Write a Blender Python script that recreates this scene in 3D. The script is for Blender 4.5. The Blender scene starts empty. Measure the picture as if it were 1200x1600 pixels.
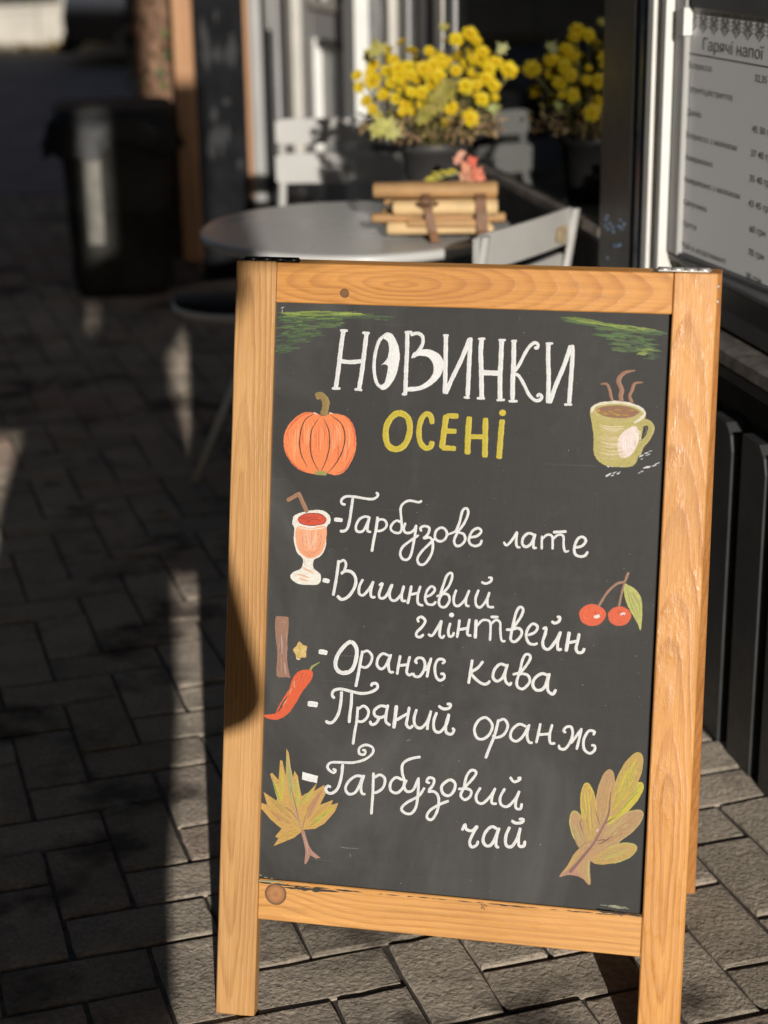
import bpy, bmesh, math, random
from math import radians, sin, cos, pi, sqrt
from mathutils import Vector, Matrix
from mathutils.geometry import tessellate_polygon

random.seed(11)
# ------------------------------------------------------------------ camera, sky, sun, exposure
SC = bpy.context.scene
COL = SC.collection
FPX = 2814.2
PITCH, ROLL, CAMH = 0.333638, -0.015896, 1.39193
_F = Vector((0, cos(PITCH), -sin(PITCH)))
_R0 = Vector((1, 0, 0)); _U0 = _R0.cross(_F)
_R = _R0 * cos(ROLL) + _U0 * sin(ROLL)
_U = -_R0 * sin(ROLL) + _U0 * cos(ROLL)
CAM = Vector((0, 0, CAMH))
cd = bpy.data.cameras.new('camera'); camera = bpy.data.objects.new('camera', cd); COL.objects.link(camera)
m4 = Matrix((_R, _U, -_F)).transposed().to_4x4(); m4.translation = CAM
camera.matrix_world = m4
cd.sensor_fit = 'VERTICAL'; cd.sensor_height = 36.0; cd.sensor_width = 27.0
cd.lens = FPX / 1600 * 36.0
cd.clip_start = 0.05; cd.clip_end = 400
cd.dof.use_dof = True; cd.dof.focus_distance = 2.36; cd.dof.aperture_fstop = 3.2
SC.camera = camera

SUN_AZ, SUN_EL = radians(7.3), radians(13.5)
SDIR = Vector((-sin(SUN_AZ) * cos(SUN_EL), cos(SUN_AZ) * cos(SUN_EL), -sin(SUN_EL)))
W = bpy.data.worlds.new('World'); SC.world = W; W.use_nodes = True
wn = W.node_tree; bg = wn.nodes['Background']
sky = wn.nodes.new('ShaderNodeTexSky'); sky.sky_type = 'NISHITA'; sky.sun_disc = False
sky.sun_elevation = SUN_EL; sky.sun_rotation = radians(180 - 7.3)
sky.air_density = 1.0; sky.dust_density = 1.0; sky.ozone_density = 1.0
wn.links.new(sky.outputs[0], bg.inputs[0]); bg.inputs[1].default_value = 0.05
sl = bpy.data.lights.new('sun', 'SUN'); sl.energy = 3.95; sl.angle = radians(0.5); sl.color = (1.0, 0.95, 0.88)
so = bpy.data.objects.new('sun', sl); COL.objects.link(so)
so.rotation_euler = SDIR.to_track_quat('-Z', 'Y').to_euler()
SC.view_settings.view_transform = 'Standard'; SC.view_settings.look = 'None'
SC.view_settings.exposure = 0.0; SC.view_settings.gamma = 1.0
SC.view_settings.use_curve_mapping = False
SC.render.engine = 'CYCLES'
SC.cycles.samples = 160; SC.cycles.use_denoising = True
SC.cycles.max_bounces = 8; SC.cycles.transparent_max_bounces = 12

# ------------------------------------------------------------------ measuring helpers (photo pixel -> place)
def ray(x, y):
    return _F + _R * ((x - 600) / FPX) - _U * ((y - 800) / FPX)
def gnd(x, y, z=0.0):
    d = ray(x, y); return CAM + d * ((z - CAM.z) / d.z)
def atY(x, y, Y):
    d = ray(x, y); return CAM + d * (Y / d.y)

# ------------------------------------------------------------------ object helpers
def tag(o, label=None, cat=None, group=None, kind=None):
    if label: o['label'] = label
    if cat: o['category'] = cat
    if group: o['group'] = group
    if kind: o['kind'] = kind
    return o
def empty(name, label, cat, loc=(0, 0, 0), rz=0.0, group=None, matrix=None):
    o = bpy.data.objects.new(name, None); COL.objects.link(o)
    o.empty_display_size = 0.1
    if matrix is not None: o.matrix_world = matrix
    else: o.location = loc; o.rotation_euler = (0, 0, rz)
    return tag(o, label, cat, group)
def link(name, me, parent=None, mat=None):
    o = bpy.data.objects.new(name, me); COL.objects.link(o)
    if mat is not None and not me.materials:
        for m in (mat if isinstance(mat, (list, tuple)) else [mat]): me.materials.append(m)
    if parent is not None: o.parent = parent
    return o
class MB:
    def __init__(s): s.v = []; s.f = []; s.mi = []; s.c = {}; s.uv = {}; s.sm = []
    def add(s, vs, fs, mi=0, smooth=False, col=None, uvs=None):
        b = len(s.v); s.v += [Vector(v) for v in vs]
        if col is not None:
            for i in range(len(vs)): s.c[b + i] = col[i] if isinstance(col, list) else col
        if uvs is not None:
            for i in range(len(vs)): s.uv[b + i] = uvs[i]
        for f in fs: s.f.append([b + i for i in f]); s.mi.append(mi); s.sm.append(smooth)
        return s
    def box(s, x0, x1, y0, y1, z0, z1, mi=0, M=None, bev=0.0, col=None):
        if x0 > x1: x0, x1 = x1, x0
        if y0 > y1: y0, y1 = y1, y0
        if z0 > z1: z0, z1 = z1, z0
        if bev > 0:
            b = min(bev, (x1-x0)*.45, (y1-y0)*.45, (z1-z0)*.45)
            vs = []; 
            X = (x0, x1); Y = (y0, y1); Z = (z0, z1)
            for i in (0, 1):
                for j in (0, 1):
                    for k in (0, 1):
                        sx = b if i == 0 else -b; sy = b if j == 0 else -b; sz = b if k == 0 else -b
                        vs += [(X[i], Y[j]+sy, Z[k]+sz), (X[i]+sx, Y[j], Z[k]+sz), (X[i]+sx, Y[j]+sy, Z[k])]
            V = [Vector(v) for v in vs]
            bm = bmesh.new(); bv = [bm.verts.new(v) for v in V]
            r = bmesh.ops.convex_hull(bm, input=bv)
            bmesh.ops.dissolve_limit(bm, angle_limit=0.01, verts=bm.verts, edges=bm.edges)
            bm.verts.index_update()
            vs = [v.co.copy() for v in bm.verts]; fs = [[v.index for v in f.verts] for f in bm.faces]; bm.free()
        else:
            vs = [Vector((x, y, z)) for x in (x0, x1) for y in (y0, y1) for z in (z0, z1)]
            fs = [(0,1,3,2),(4,6,7,5),(0,4,5,1),(2,3,7,6),(0,2,6,4),(1,5,7,3)]
        if M is not None: vs = [M @ v for v in vs]
        return s.add(vs, fs, mi, False, col)
    def tube(s, pts, r, n=8, mi=0, close=False, caps=True, flat=1.0, col=None):
        pts = [Vector(p) for p in pts]; N = len(pts)
        rs = r if isinstance(r, (list, tuple)) else [r] * N
        up = Vector((0, 0, 1)); vs = []
        prev = None
        for i, p in enumerate(pts):
            if close: t = pts[(i+1) % N] - pts[i-1]
            else: t = pts[min(i+1, N-1)] - pts[max(i-1, 0)]
            t.normalize()
            if prev is None:
                a = t.orthogonal() if abs(t.z) > .95 else up.cross(t)
            else: a = prev - t * prev.dot(t)
            a.normalize(); prev = a; b = t.cross(a)
            for k in range(n):
                an = 2*pi*k/n; vs.append(p + (a*cos(an) + b*sin(an)*flat) * rs[i])
        fs = []
        for i in range(N if close else N-1):
            j = (i+1) % N
            for k in range(n):
                fs.append((i*n+k, i*n+(k+1) % n, j*n+(k+1) % n, j*n+k))
        if caps and not close:
            fs.append(tuple(range(n-1, -1, -1))); fs.append(tuple((N-1)*n+k for k in range(n)))
        return s.add(vs, fs, mi, True, col)
    def lathe(s, prof, n=32, c=(0, 0, 0), mi=0, smooth=True, a0=0.0, a1=2*pi):
        c = Vector(c); vs = []; full = abs(a1-a0-2*pi) < 1e-6; m = n if full else n+1
        for (r, z) in prof:
            for k in range(m):
                an = a0+(a1-a0)*k/n; vs.append(c + Vector((r*cos(an), r*sin(an), z)))
        fs = []
        for i in range(len(prof)-1):
            for k in range(n):
                k2 = (k+1) % m
                fs.append((i*m+k, i*m+k2, (i+1)*m+k2, (i+1)*m+k))
        return s.add(vs, fs, mi, smooth)
    def prism(s, poly, z0, z1, M=None, mi=0):
        n = len(poly); vs = [Vector((p[0], p[1], z0)) for p in poly] + [Vector((p[0], p[1], z1)) for p in poly]
        if M is not None: vs = [M @ v for v in vs]
        fs = [(i, (i+1) % n, n+(i+1) % n, n+i) for i in range(n)] + [tuple(range(n-1, -1, -1)), tuple(range(n, 2*n))]
        return s.add(vs, fs, mi)
    def mesh(s, name, mats=None):
        me = bpy.data.meshes.new(name); me.from_pydata([tuple(v) for v in s.v], [], s.f)
        me.polygons.foreach_set('material_index', s.mi)
        me.polygons.foreach_set('use_smooth', s.sm)
        if s.c:
            at = me.color_attributes.new('Col', 'FLOAT_COLOR', 'POINT')
            for i in range(len(s.v)):
                c = s.c.get(i, (1, 1, 1)); at.data[i].color = (c[0], c[1], c[2], 1)
        if s.uv:
            ul = me.uv_layers.new(name='UVMap')
            for lp in me.loops:
                ul.data[lp.index].uv = s.uv.get(lp.vertex_index, (0, 0))
        if mats is not None:
            for m in (mats if isinstance(mats, (list, tuple)) else [mats]): me.materials.append(m)
        me.validate(); me.update()
        return me
    def build(s, name, mats, parent=None, fix=True):
        me = s.mesh(name, mats)
        if fix:
            bm = bmesh.new(); bm.from_mesh(me); bmesh.ops.recalc_face_normals(bm, faces=bm.faces); bm.to_mesh(me); bm.free()
        return link(name, me, parent)
def copy_tree(o, parent=None):
    c = o.copy(); COL.objects.link(c); c.parent = parent
    for ch in list(o.children): copy_tree(ch, c)
    return c

# ------------------------------------------------------------------ materials
def mat(name):
    m = bpy.data.materials.new(name); m.use_nodes = True
    nt = m.node_tree; return m, nt, nt.nodes['Principled BSDF']
def N(nt, t, **k):
    n = nt.nodes.new(t)
    for a, b in k.items():
        if a.startswith('i_'): n.inputs[int(a[2:]) if a[2:].isdigit() else a[2:]].default_value = b
        else: setattr(n, a, b)
    return n
def math_(nt, op, a, b=None, c=None):
    n = nt.nodes.new('ShaderNodeMath'); n.operation = op
    for i, v in enumerate((a, b, c)):
        if v is None: continue
        if isinstance(v, (int, float)): n.inputs[i].default_value = v
        else: nt.links.new(v, n.inputs[i])
    return n.outputs[0]
def noise(nt, vec, scale, detail=3, rough=.55, dist=0.0):
    n = nt.nodes.new('ShaderNodeTexNoise'); n.inputs['Scale'].default_value = scale
    n.inputs['Detail'].default_value = detail; n.inputs['Roughness'].default_value = rough; n.inputs['Distortion'].default_value = dist
    if vec is not None: nt.links.new(vec, n.inputs['Vector'])
    return n.outputs[0]
def mapv(nt, vec, sc=(1, 1, 1), rot=(0, 0, 0), loc=(0, 0, 0)):
    n = nt.nodes.new('ShaderNodeMapping'); nt.links.new(vec, n.inputs[0])
    n.inputs['Location'].default_value = loc; n.inputs['Rotation'].default_value = rot; n.inputs['Scale'].default_value = sc
    return n.outputs[0]
def ramp(nt, fac, stops, interp='LINEAR'):
    n = nt.nodes.new('ShaderNodeValToRGB'); n.color_ramp.interpolation = interp
    e = n.color_ramp.elements
    while len(e) > 2: e.remove(e[-1])
    for i, (p, c) in enumerate(stops):
        if i < 2: e[i].position = p
        else: e.new(p)
        e[i].color = (c[0], c[1], c[2], 1) if not isinstance(c, (int, float)) else (c, c, c, 1)
    nt.links.new(fac, n.inputs[0]); return n.outputs[0]
def mix(nt, fac, a, b, blend='MIX'):
    n = nt.nodes.new('ShaderNodeMix'); n.data_type = 'RGBA'; n.blend_type = blend
    for i, v in ((0, fac), (6, a), (7, b)):
        if isinstance(v, (int, float)): n.inputs[i].default_value = v
        elif isinstance(v, tuple): n.inputs[i].default_value = (v[0], v[1], v[2], 1)
        else: nt.links.new(v, n.inputs[i])
    return n.outputs[2]
def bump(nt, bsdf, h, strength=.3, dist=.001):
    n = nt.nodes.new('ShaderNodeBump'); n.inputs['Strength'].default_value = strength; n.inputs['Distance'].default_value = dist
    nt.links.new(h, n.inputs['Height']); nt.links.new(n.outputs[0], bsdf.inputs['Normal']); return n
def objc(nt): return N(nt, 'ShaderNodeTexCoord').outputs['Object']
def plain(name, col, rough=.5, metal=0.0, var=.12, vscale=9.0, bmp=0.0, bscale=120.0, spec=.5):
    m, nt, b = mat(name); oc = objc(nt)
    n1 = noise(nt, oc, vscale, 4)
    lo = tuple(c * (1 - var) for c in col); hi = tuple(min(1, c * (1 + var)) for c in col)
    nt.links.new(ramp(nt, n1, [(.3, lo), (.7, hi)]), b.inputs['Base Color'])
    b.inputs['Roughness'].default_value = rough; b.inputs['Metallic'].default_value = metal
    b.inputs['Specular IOR Level'].default_value = spec
    n2 = noise(nt, oc, vscale * 3, 3)
    nt.links.new(math_(nt, 'ADD', math_(nt, 'MULTIPLY', math_(nt, 'SUBTRACT', n2, .5), .25), rough), b.inputs['Roughness'])
    if bmp: bump(nt, b, noise(nt, oc, bscale, 3), bmp, .001)
    return m

def wood(name, axis, seed=0.0, light=(.72, .37, .115), dark=(.47, .19, .045), knots=(), pith=(.02, .045), tilt=.03, freq=150, wiggle=.008, ringmix=.55, rough=.42, w0=0.0, L0=0.0, lump_k=1.6, kd=1.0):
    """grain of a plain sawn board; axis: 'X' or 'Z' = length direction in the object's own space"""
    m, nt, b = mat(name); oc = objc(nt)
    sp = N(nt, 'ShaderNodeSeparateXYZ'); nt.links.new(oc, sp.inputs[0])
    L = sp.outputs[0] if axis == 'X' else sp.outputs[2]
    Wd = sp.outputs[2] if axis == 'X' else sp.outputs[0]
    D = sp.outputs[1]
    cb = N(nt, 'ShaderNodeCombineXYZ')
    nt.links.new(math_(nt, 'ADD', L, seed * 3.1), cb.inputs[0]); nt.links.new(Wd, cb.inputs[1]); nt.links.new(D, cb.inputs[2])
    base = cb.outputs[0]
    warp = noise(nt, mapv(nt, base, (3.2, 8, 8)), 1.0, 2, .45)
    warp2 = noise(nt, mapv(nt, base, (22, 60, 60)), 1.0, 3, .6)
    dw = math_(nt, 'SUBTRACT', Wd, pith[0] + w0)
    dd = math_(nt, 'ADD', math_(nt, 'MULTIPLY', math_(nt, 'SUBTRACT', L, L0), tilt), math_(nt, 'ADD', D, pith[1]))
    r = math_(nt, 'SQRT', math_(nt, 'ADD', math_(nt, 'MULTIPLY', dw, dw), math_(nt, 'MULTIPLY', dd, dd)))
    r = math_(nt, 'ADD', r, math_(nt, 'MULTIPLY', math_(nt, 'SUBTRACT', warp, .5), wiggle * 2.4))
    r = math_(nt, 'ADD', r, math_(nt, 'MULTIPLY', math_(nt, 'SUBTRACT', warp2, .5), .0032))
    kmask = None
    for (kl, kw, ks, ka) in knots:
        a = math_(nt, 'MULTIPLY', math_(nt, 'SUBTRACT', L, kl), .55)
        c = math_(nt, 'SUBTRACT', Wd, kw)
        d2 = math_(nt, 'ADD', math_(nt, 'MULTIPLY', a, a), math_(nt, 'MULTIPLY', c, c))
        g = math_(nt, 'POWER', 2.718, math_(nt, 'MULTIPLY', d2, -1.0 / (ks * ks * 5.5)))
        r = math_(nt, 'ADD', r, math_(nt, 'MULTIPLY', g, ka))
        a2 = math_(nt, 'SUBTRACT', L, kl)
        dist = math_(nt, 'SQRT', math_(nt, 'ADD', math_(nt, 'MULTIPLY', a2, a2), math_(nt, 'MULTIPLY', c, c)))
        dist = math_(nt, 'ADD', dist, math_(nt, 'MULTIPLY', math_(nt, 'SUBTRACT', warp2, .5), .004))
        kk = math_(nt, 'DIVIDE', dist, ks)
        kmask = (kk, kl) if kmask is None else (math_(nt, 'MINIMUM', kmask[0], kk), kl)
    s = math_(nt, 'FRACT', math_(nt, 'MULTIPLY', r, freq))
    rings = ramp(nt, s, [(0.0, 0.05), (.40, .12), (.74, .85), (.86, 1.0), (.96, .35), (1.0, 0.05)])
    fib = noise(nt, mapv(nt, base, (6, 420, 420)), 1.0, 3, .6)
    fib2 = noise(nt, mapv(nt, base, (16, 900, 900)), 1.0, 2, .6)
    big = noise(nt, mapv(nt, base, (4, 12, 12), loc=(seed, 2, 1)), 1.0, 3, .5)
    fade = ramp(nt, noise(nt, mapv(nt, base, (5, 16, 16), loc=(7, seed, 3)), 1.0, 2), [(.35, .35), (.65, 1.0)])
    f = math_(nt, 'MULTIPLY', math_(nt, 'MULTIPLY', rings, ringmix), fade)
    col = mix(nt, f, light, dark)
    col = mix(nt, 1.0, col, ramp(nt, big, [(.25, (.84, .80, .74)), (.75, (1.06, 1.07, 1.10))]), 'MULTIPLY')
    col = mix(nt, .8, col, ramp(nt, fib, [(.3, (.80, .76, .70)), (.72, (1.1, 1.1, 1.1))]), 'MULTIPLY')
    if kmask is not None:
        kr = ramp(nt, kmask[0], [(0, (.30*kd, .13*kd, .06*kd)), (.4, (.46*kd, .20*kd, .08*kd)), (.75, (.30*kd, .13*kd, .06*kd)), (.91, (.05, .028, .02)), (1.0, (.16, .08, .04))])
        kf = ramp(nt, kmask[0], [(.98, .85), (1.10, 0.0)])
        col = mix(nt, kf, col, kr)
    stain = noise(nt, mapv(nt, base, (9, 26, 26), loc=(3, seed, 9)), 1.0, 4, .62)
    col = mix(nt, ramp(nt, stain, [(.60, 0.0), (.78, .30)]), col, (.30, .13, .045))
    # small dings and pores
    pore = noise(nt, mapv(nt, base, (170, 420, 420)), 1.0, 2, .5)
    col = mix(nt, ramp(nt, pore, [(.72, 0.0), (.80, .35)]), col, (.2, .08, .03))
    nt.links.new(col, b.inputs['Base Color'])
    b.inputs['Roughness'].default_value = rough
    lump = noise(nt, mapv(nt, base, (60, 130, 130)), 1.0, 4, .65)
    nt.links.new(ramp(nt, lump, [(.35, rough + .18), (.68, rough - .12)]), b.inputs['Roughness'])
    b.inputs['Coat Weight'].default_value = .5; b.inputs['Coat Roughness'].default_value = .16
    h = math_(nt, 'ADD', math_(nt, 'MULTIPLY', rings, .5), math_(nt, 'ADD', math_(nt, 'MULTIPLY', fib2, .7), math_(nt, 'MULTIPLY', math_(nt, 'MULTIPLY', lump, lump_k), ramp(nt, noise(nt, mapv(nt, base, (7, 14, 14), loc=(1, seed, 4)), 1.0, 2), [(.46, .12), (.60, 1.25)]))))
    bump(nt, b, h, .45, .0006)
    return m

def vcol(name, rough=.55, streak=.35, under=(.075, .07, .066), bmp=.4, spec=.4):
    """painted marks: pigment in the Col attribute, brushed thin along the stroke (UV)"""
    m, nt, b = mat(name)
    a = N(nt, 'ShaderNodeVertexColor', layer_name='Col').outputs[0]
    uv = N(nt, 'ShaderNodeTexCoord').outputs['UV']
    s1 = noise(nt, mapv(nt, uv, (.9, 5.5, 1)), 1.0, 3, .6)
    s2 = noise(nt, mapv(nt, uv, (.12, .5, 1)), 1.0, 2, .5)
    k = math_(nt, 'MULTIPLY', ramp(nt, s1, [(.45, 0.0), (.70, 1.0)]), ramp(nt, s2, [(.3, .3), (.6, 1.0)]))
    c = mix(nt, math_(nt, 'MULTIPLY', k, streak), a, under)
    nt.links.new(c, b.inputs['Base Color'])
    b.inputs['Roughness'].default_value = rough; b.inputs['Specular IOR Level'].default_value = spec
    bump(nt, b, s1, bmp, .0004)
    return m

def leafmat(name, rough=.6, var=.25, trans=.25):
    m, nt, b = mat(name)
    a = N(nt, 'ShaderNodeVertexColor', layer_name='Col').outputs[0]
    n1 = noise(nt, objc(nt), 60, 3)
    c = mix(nt, 1.0, a, ramp(nt, n1, [(.3, 1 - var), (.7, 1 + var)]), 'MULTIPLY')
    nt.links.new(c, b.inputs['Base Color']); b.inputs['Roughness'].default_value = rough
    tr = N(nt, 'ShaderNodeBsdfTranslucent'); nt.links.new(c, tr.inputs[0])
    ms = N(nt, 'ShaderNodeMixShader'); ms.inputs[0].default_value = trans
    nt.links.new(b.outputs[0], ms.inputs[1]); nt.links.new(tr.outputs[0], ms.inputs[2])
    nt.links.new(ms.outputs[0], nt.nodes['Material Output'].inputs[0])
    return m

def brickmat(name, use_attr):
    m, nt, b = mat(name)
    geo = N(nt, 'ShaderNodeNewGeometry').outputs['Position']
    if use_attr: rnd = N(nt, 'ShaderNodeVertexColor', layer_name='Col').outputs[0]
    else: rnd = N(nt, 'ShaderNodeObjectInfo').outputs['Random']
    base = ramp(nt, rnd, [(0, (.34, .288, .225)), (.3, (.41, .352, .28)), (.55, (.455, .39, .31)), (.80, (.40, .335, .268)), (.95, (.41, .325, .255)), (1, (.48, .42, .34))])
    redf = math_(nt, 'MULTIPLY', ramp(nt, noise(nt, geo, .55, 2), [(.40, 0.0), (.62, .75)]), ramp(nt, rnd, [(.25, .25), (.8, 1.0)]))
    gy = N(nt, 'ShaderNodeSeparateXYZ'); nt.links.new(geo, gy.inputs[0])
    redf = math_(nt, 'MULTIPLY', redf, ramp(nt, math_(nt, 'MULTIPLY', gy.outputs[1], .1), [(.30, 0.0), (.42, 1.0)]))
    base = mix(nt, redf, base, (.40, .235, .185))
    n1 = noise(nt, geo, 9, 4, .6)
    n2 = noise(nt, geo, 130, 4, .65)
    st = noise(nt, mapv(nt, geo, loc=(3.3, 1.1, 0)), 3.4, 4, .62)
    c = mix(nt, 1.0, base, ramp(nt, n1, [(.28, .78), (.72, 1.2)]), 'MULTIPLY')
    c = mix(nt, 1.0, c, ramp(nt, n2, [(.3, .72), (.7, 1.22)]), 'MULTIPLY')
    c = mix(nt, ramp(nt, st, [(.54, 0.0), (.64, .78)]), c, (.045, .032, .026))
    spk = noise(nt, geo, 420, 1, .5)
    c = mix(nt, ramp(nt, spk, [(.76, 0.0), (.80, .5)]), c, (.5, .47, .42))
    nt.links.new(c, b.inputs['Base Color'])
    b.inputs['Roughness'].default_value = .85; b.inputs['Specular IOR Level'].default_value = .3
    if 'Diffuse Roughness' in b.inputs: b.inputs['Diffuse Roughness'].default_value = 1.0
    vo = nt.nodes.new('ShaderNodeTexVoronoi'); vo.inputs['Scale'].default_value = 140; nt.links.new(mapv(nt, geo, (1, 1, .6)), vo.inputs['Vector'])
    wn_ = noise(nt, mapv(nt, geo, (1, 1.0, 1), rot=(0, 0, .25)), 95, 5, .68, .6)
    h = math_(nt, 'ADD', wn_, math_(nt, 'MULTIPLY', vo.outputs['Distance'], -.25))
    h = math_(nt, 'ADD', h, math_(nt, 'MULTIPLY', noise(nt, geo, 22, 2), .8))
    bump(nt, b, h, 1.0, .0064)
    return m

M_brick = brickmat('paver_concrete', False)
M_brick_far = brickmat('paver_concrete_far', True)
M_joint = plain('joint_sand', (.10, .083, .068), .95, var=.4, vscale=60, bmp=.8, bscale=300)
M_asphalt = plain('asphalt', (.24, .21, .205), .9, var=.2, vscale=3, bmp=.5, bscale=250)
M_dirt = plain('earth', (.09, .075, .055), .95, var=.3, vscale=.6)
M_grey = plain('grey_metal_paint', (.42, .415, .40), .42, var=.05, vscale=5)
M_chair = plain('chair_powder_coat', (.50, .485, .455), .4, var=.05, vscale=12)
M_table = plain('table_powder_coat', (.60, .59, .56), .29, var=.02, vscale=2)
M_black = plain('black_plastic', (.012, .012, .013), .6, var=.3, vscale=14, spec=.25)
M_bin = plain('dusty_bin_plastic', (.05, .048, .043), .75, var=.3, vscale=8, spec=.2)
M_charcoal = plain('charcoal_wall_paint', (.045, .045, .047), .5, var=.15, vscale=8, bmp=.1)
M_dgrey = plain('dark_grey_paint', (.085, .085, .088), .45, var=.15, vscale=7, bmp=.1)
M_slat = plain('slat_grey_paint', (.05, .05, .05), .5, var=.25, vscale=12, bmp=.15)
M_doorgrey = plain('door_grey_paint', (.44, .43, .42), .5, var=.06, vscale=6)
M_white = plain('white_trim_paint', (.80, .79, .74), .5, var=.05, vscale=10)
M_offwhite = plain('beige_trim_paint', (.56, .53, .47), .5, var=.08, vscale=10)
M_blue = plain('blue_grey_trim', (.16, .20, .27), .25, var=.15, vscale=6)
M_sill = plain('weathered_sill', (.15, .13, .11), .75, var=.55, vscale=26, bmp=.5, bscale=80)
M_steel = plain('hinge_steel', (.50, .47, .43), .42, metal=.55, var=.35, vscale=160)
M_blacksteel = plain('blackened_steel', (.03, .028, .025), .35, metal=.8, var=.5, vscale=90)
M_plastic = plain('display_sheet', (.86, .86, .85), .45, var=.02, vscale=2)
M_ink = plain('printed_ink', (.10, .10, .10), .6, var=.05)
M_inkpale = plain('printed_ink_pale', (.17, .17, .17), .6, var=.05)
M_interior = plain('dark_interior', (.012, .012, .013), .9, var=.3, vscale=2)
M_orangewood = wood('weathered_wood_post', 'Z', 5.0, light=(.55, .30, .15), dark=(.36, .16, .07), ringmix=.5, rough=.6)
M_bark = plain('bark', (.20, .115, .07), .9, var=.5, vscale=30, bmp=.9, bscale=50)
M_concrete = plain('pale_concrete', (.62, .58, .50), .85, var=.12, vscale=3, bmp=.3, bscale=60)
M_carpaint = plain('dark_car_paint', (.035, .04, .052), .2, var=.05)
M_rubber = plain('tyre_rubber', (.012, .012, .012), .8, var=.2)
M_lamp = plain('headlamp_glass', (.6, .6, .58), .15, var=.05)
M_amber = plain('amber_lens', (.7, .22, .04), .3, var=.05)
M_pot = plain('grey_plant_pot', (.045, .043, .042), .55, var=.12, vscale=12)
M_soil = plain('soil', (.03, .02, .015), .95, var=.4, vscale=60, bmp=.5)
M_kraft = plain('kraft_paper', (.47, .275, .12), .7, var=.16, vscale=14, bmp=.3, bscale=50)
M_kraftpale = plain('pale_split_wood', (.72, .50, .25), .65, var=.14, vscale=18, bmp=.3, bscale=80)
M_ribbon = plain('brown_ribbon', (.22, .11, .055), .6, var=.2, vscale=30)
M_stem = plain('flower_stem', (.13, .12, .045), .7, var=.3, vscale=40)
M_twig = plain('green_twig', (.22, .26, .12), .6, var=.2, vscale=40)
M_leaf = leafmat('leaf_colour')
M_petal = leafmat('petal_colour', .6, .12, .3)
M_mark = vcol('hand_paint', streak=.42)
M_charcoal2 = plain('worn_black_paint', (.008, .0085, .010), .7, var=.6, vscale=9, bmp=.2, spec=.12)
M_occluder = plain('occluder_board', (.3, .29, .27), .8, var=.1, vscale=2)
M_cloth = plain('dark_coat_cloth', (.03, .032, .04), .9, var=.2, vscale=12)
M_skin = plain('skin', (.55, .33, .24), .5, var=.06, vscale=12)
M_hair = plain('dark_hair', (.03, .02, .015), .6, var=.3, vscale=60)

def panelmat():
    m, nt, b = mat('blackboard_paint'); oc = objc(nt)
    n1 = noise(nt, mapv(nt, oc, (5, 5, 2.5)), 1.0, 4, .6)
    n2 = noise(nt, mapv(nt, oc, (60, 1, 14), rot=(0, .5, 0)), 1.0, 4, .65)
    n3 = noise(nt, mapv(nt, oc, (12, 1, 70), rot=(0, -.12, 0)), 1.0, 4, .65)
    c = ramp(nt, n1, [(.25, (.029, .028, .027)), (.55, (.035, .0338, .032)), (.8, (.046, .044, .041))])
    c = mix(nt, .5, c, ramp(nt, n2, [(.3, .9), (.7, 1.12)]), 'MULTIPLY')
    c = mix(nt, .6, c, ramp(nt, n3, [(.3, .9), (.7, 1.12)]), 'MULTIPLY')
    hz = noise(nt, mapv(nt, oc, (3.1, 1, 1.7), rot=(0, .7, 0), loc=(4, 0, 2)), 1.0, 5, .68, 1.2)
    c = mix(nt, ramp(nt, hz, [(.50, 0.0), (.75, .16)]), c, (.30, .29, .27))
    scr = noise(nt, mapv(nt, oc, (5, 1, 380), rot=(0, .32, 0)), 1.0, 2, .5)
    c = mix(nt, ramp(nt, scr, [(.71, 0.0), (.76, .12)]), c, (.32, .31, .29))
    sp = noise(nt, mapv(nt, oc, (1, 1, 1)), 330, 1, .5)
    c = mix(nt, ramp(nt, sp, [(.79, 0.0), (.83, .25)]), c, (.4, .38, .35))
    nt.links.new(c, b.inputs['Base Color']); b.inputs['Roughness'].default_value = .6
    b.inputs['Specular IOR Level'].default_value = .36
    fine = noise(nt, oc, 900, 2, .6)
    h = math_(nt, 'ADD', math_(nt, 'ADD', n2, n3), math_(nt, 'MULTIPLY', fine, .8)); bump(nt, b, h, .35, .0005)
    return m
M_panel = panelmat()

def glassmat():
    m, nt, b = mat('window_glass')
    nt.nodes.remove(b)
    gl = N(nt, 'ShaderNodeBsdfGlossy'); gl.inputs['Roughness'].default_value = .015; gl.inputs['Color'].default_value = (.92, .95, .95, 1)
    tr = N(nt, 'ShaderNodeBsdfTransparent'); tr.inputs[0].default_value = (.55, .58, .58, 1)
    fr = N(nt, 'ShaderNodeFresnel'); fr.inputs[0].default_value = 1.85
    ms = N(nt, 'ShaderNodeMixShader'); nt.links.new(fr.outputs[0], ms.inputs[0])
    nt.links.new(tr.outputs[0], ms.inputs[1]); nt.links.new(gl.outputs[0], ms.inputs[2])
    nt.links.new(ms.outputs[0], nt.nodes['Material Output'].inputs[0])
    return m
M_glass = glassmat()

# ------------------------------------------------------------------ THE GROUND
def sheet(name, poly, z, m):
    b = MB(); b.add([(x, y, z) for x, y in poly], [tuple(range(len(poly)))]); o = b.build(name, m); tag(o, kind='structure'); return o
g_ = sheet('ground', [(-160, -60), (160, -60), (160, 260), (-160, 260)], -.035, M_dirt)
r_ = sheet('road', [(-30, 8.9), (30, 8.9), (30, 40), (-30, 40)], -.006, M_asphalt)
pavement = sheet('pavement', [(-14, -10), (8, -10), (8, 8.9), (-14, 8.9)], -.0062, M_joint)

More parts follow.
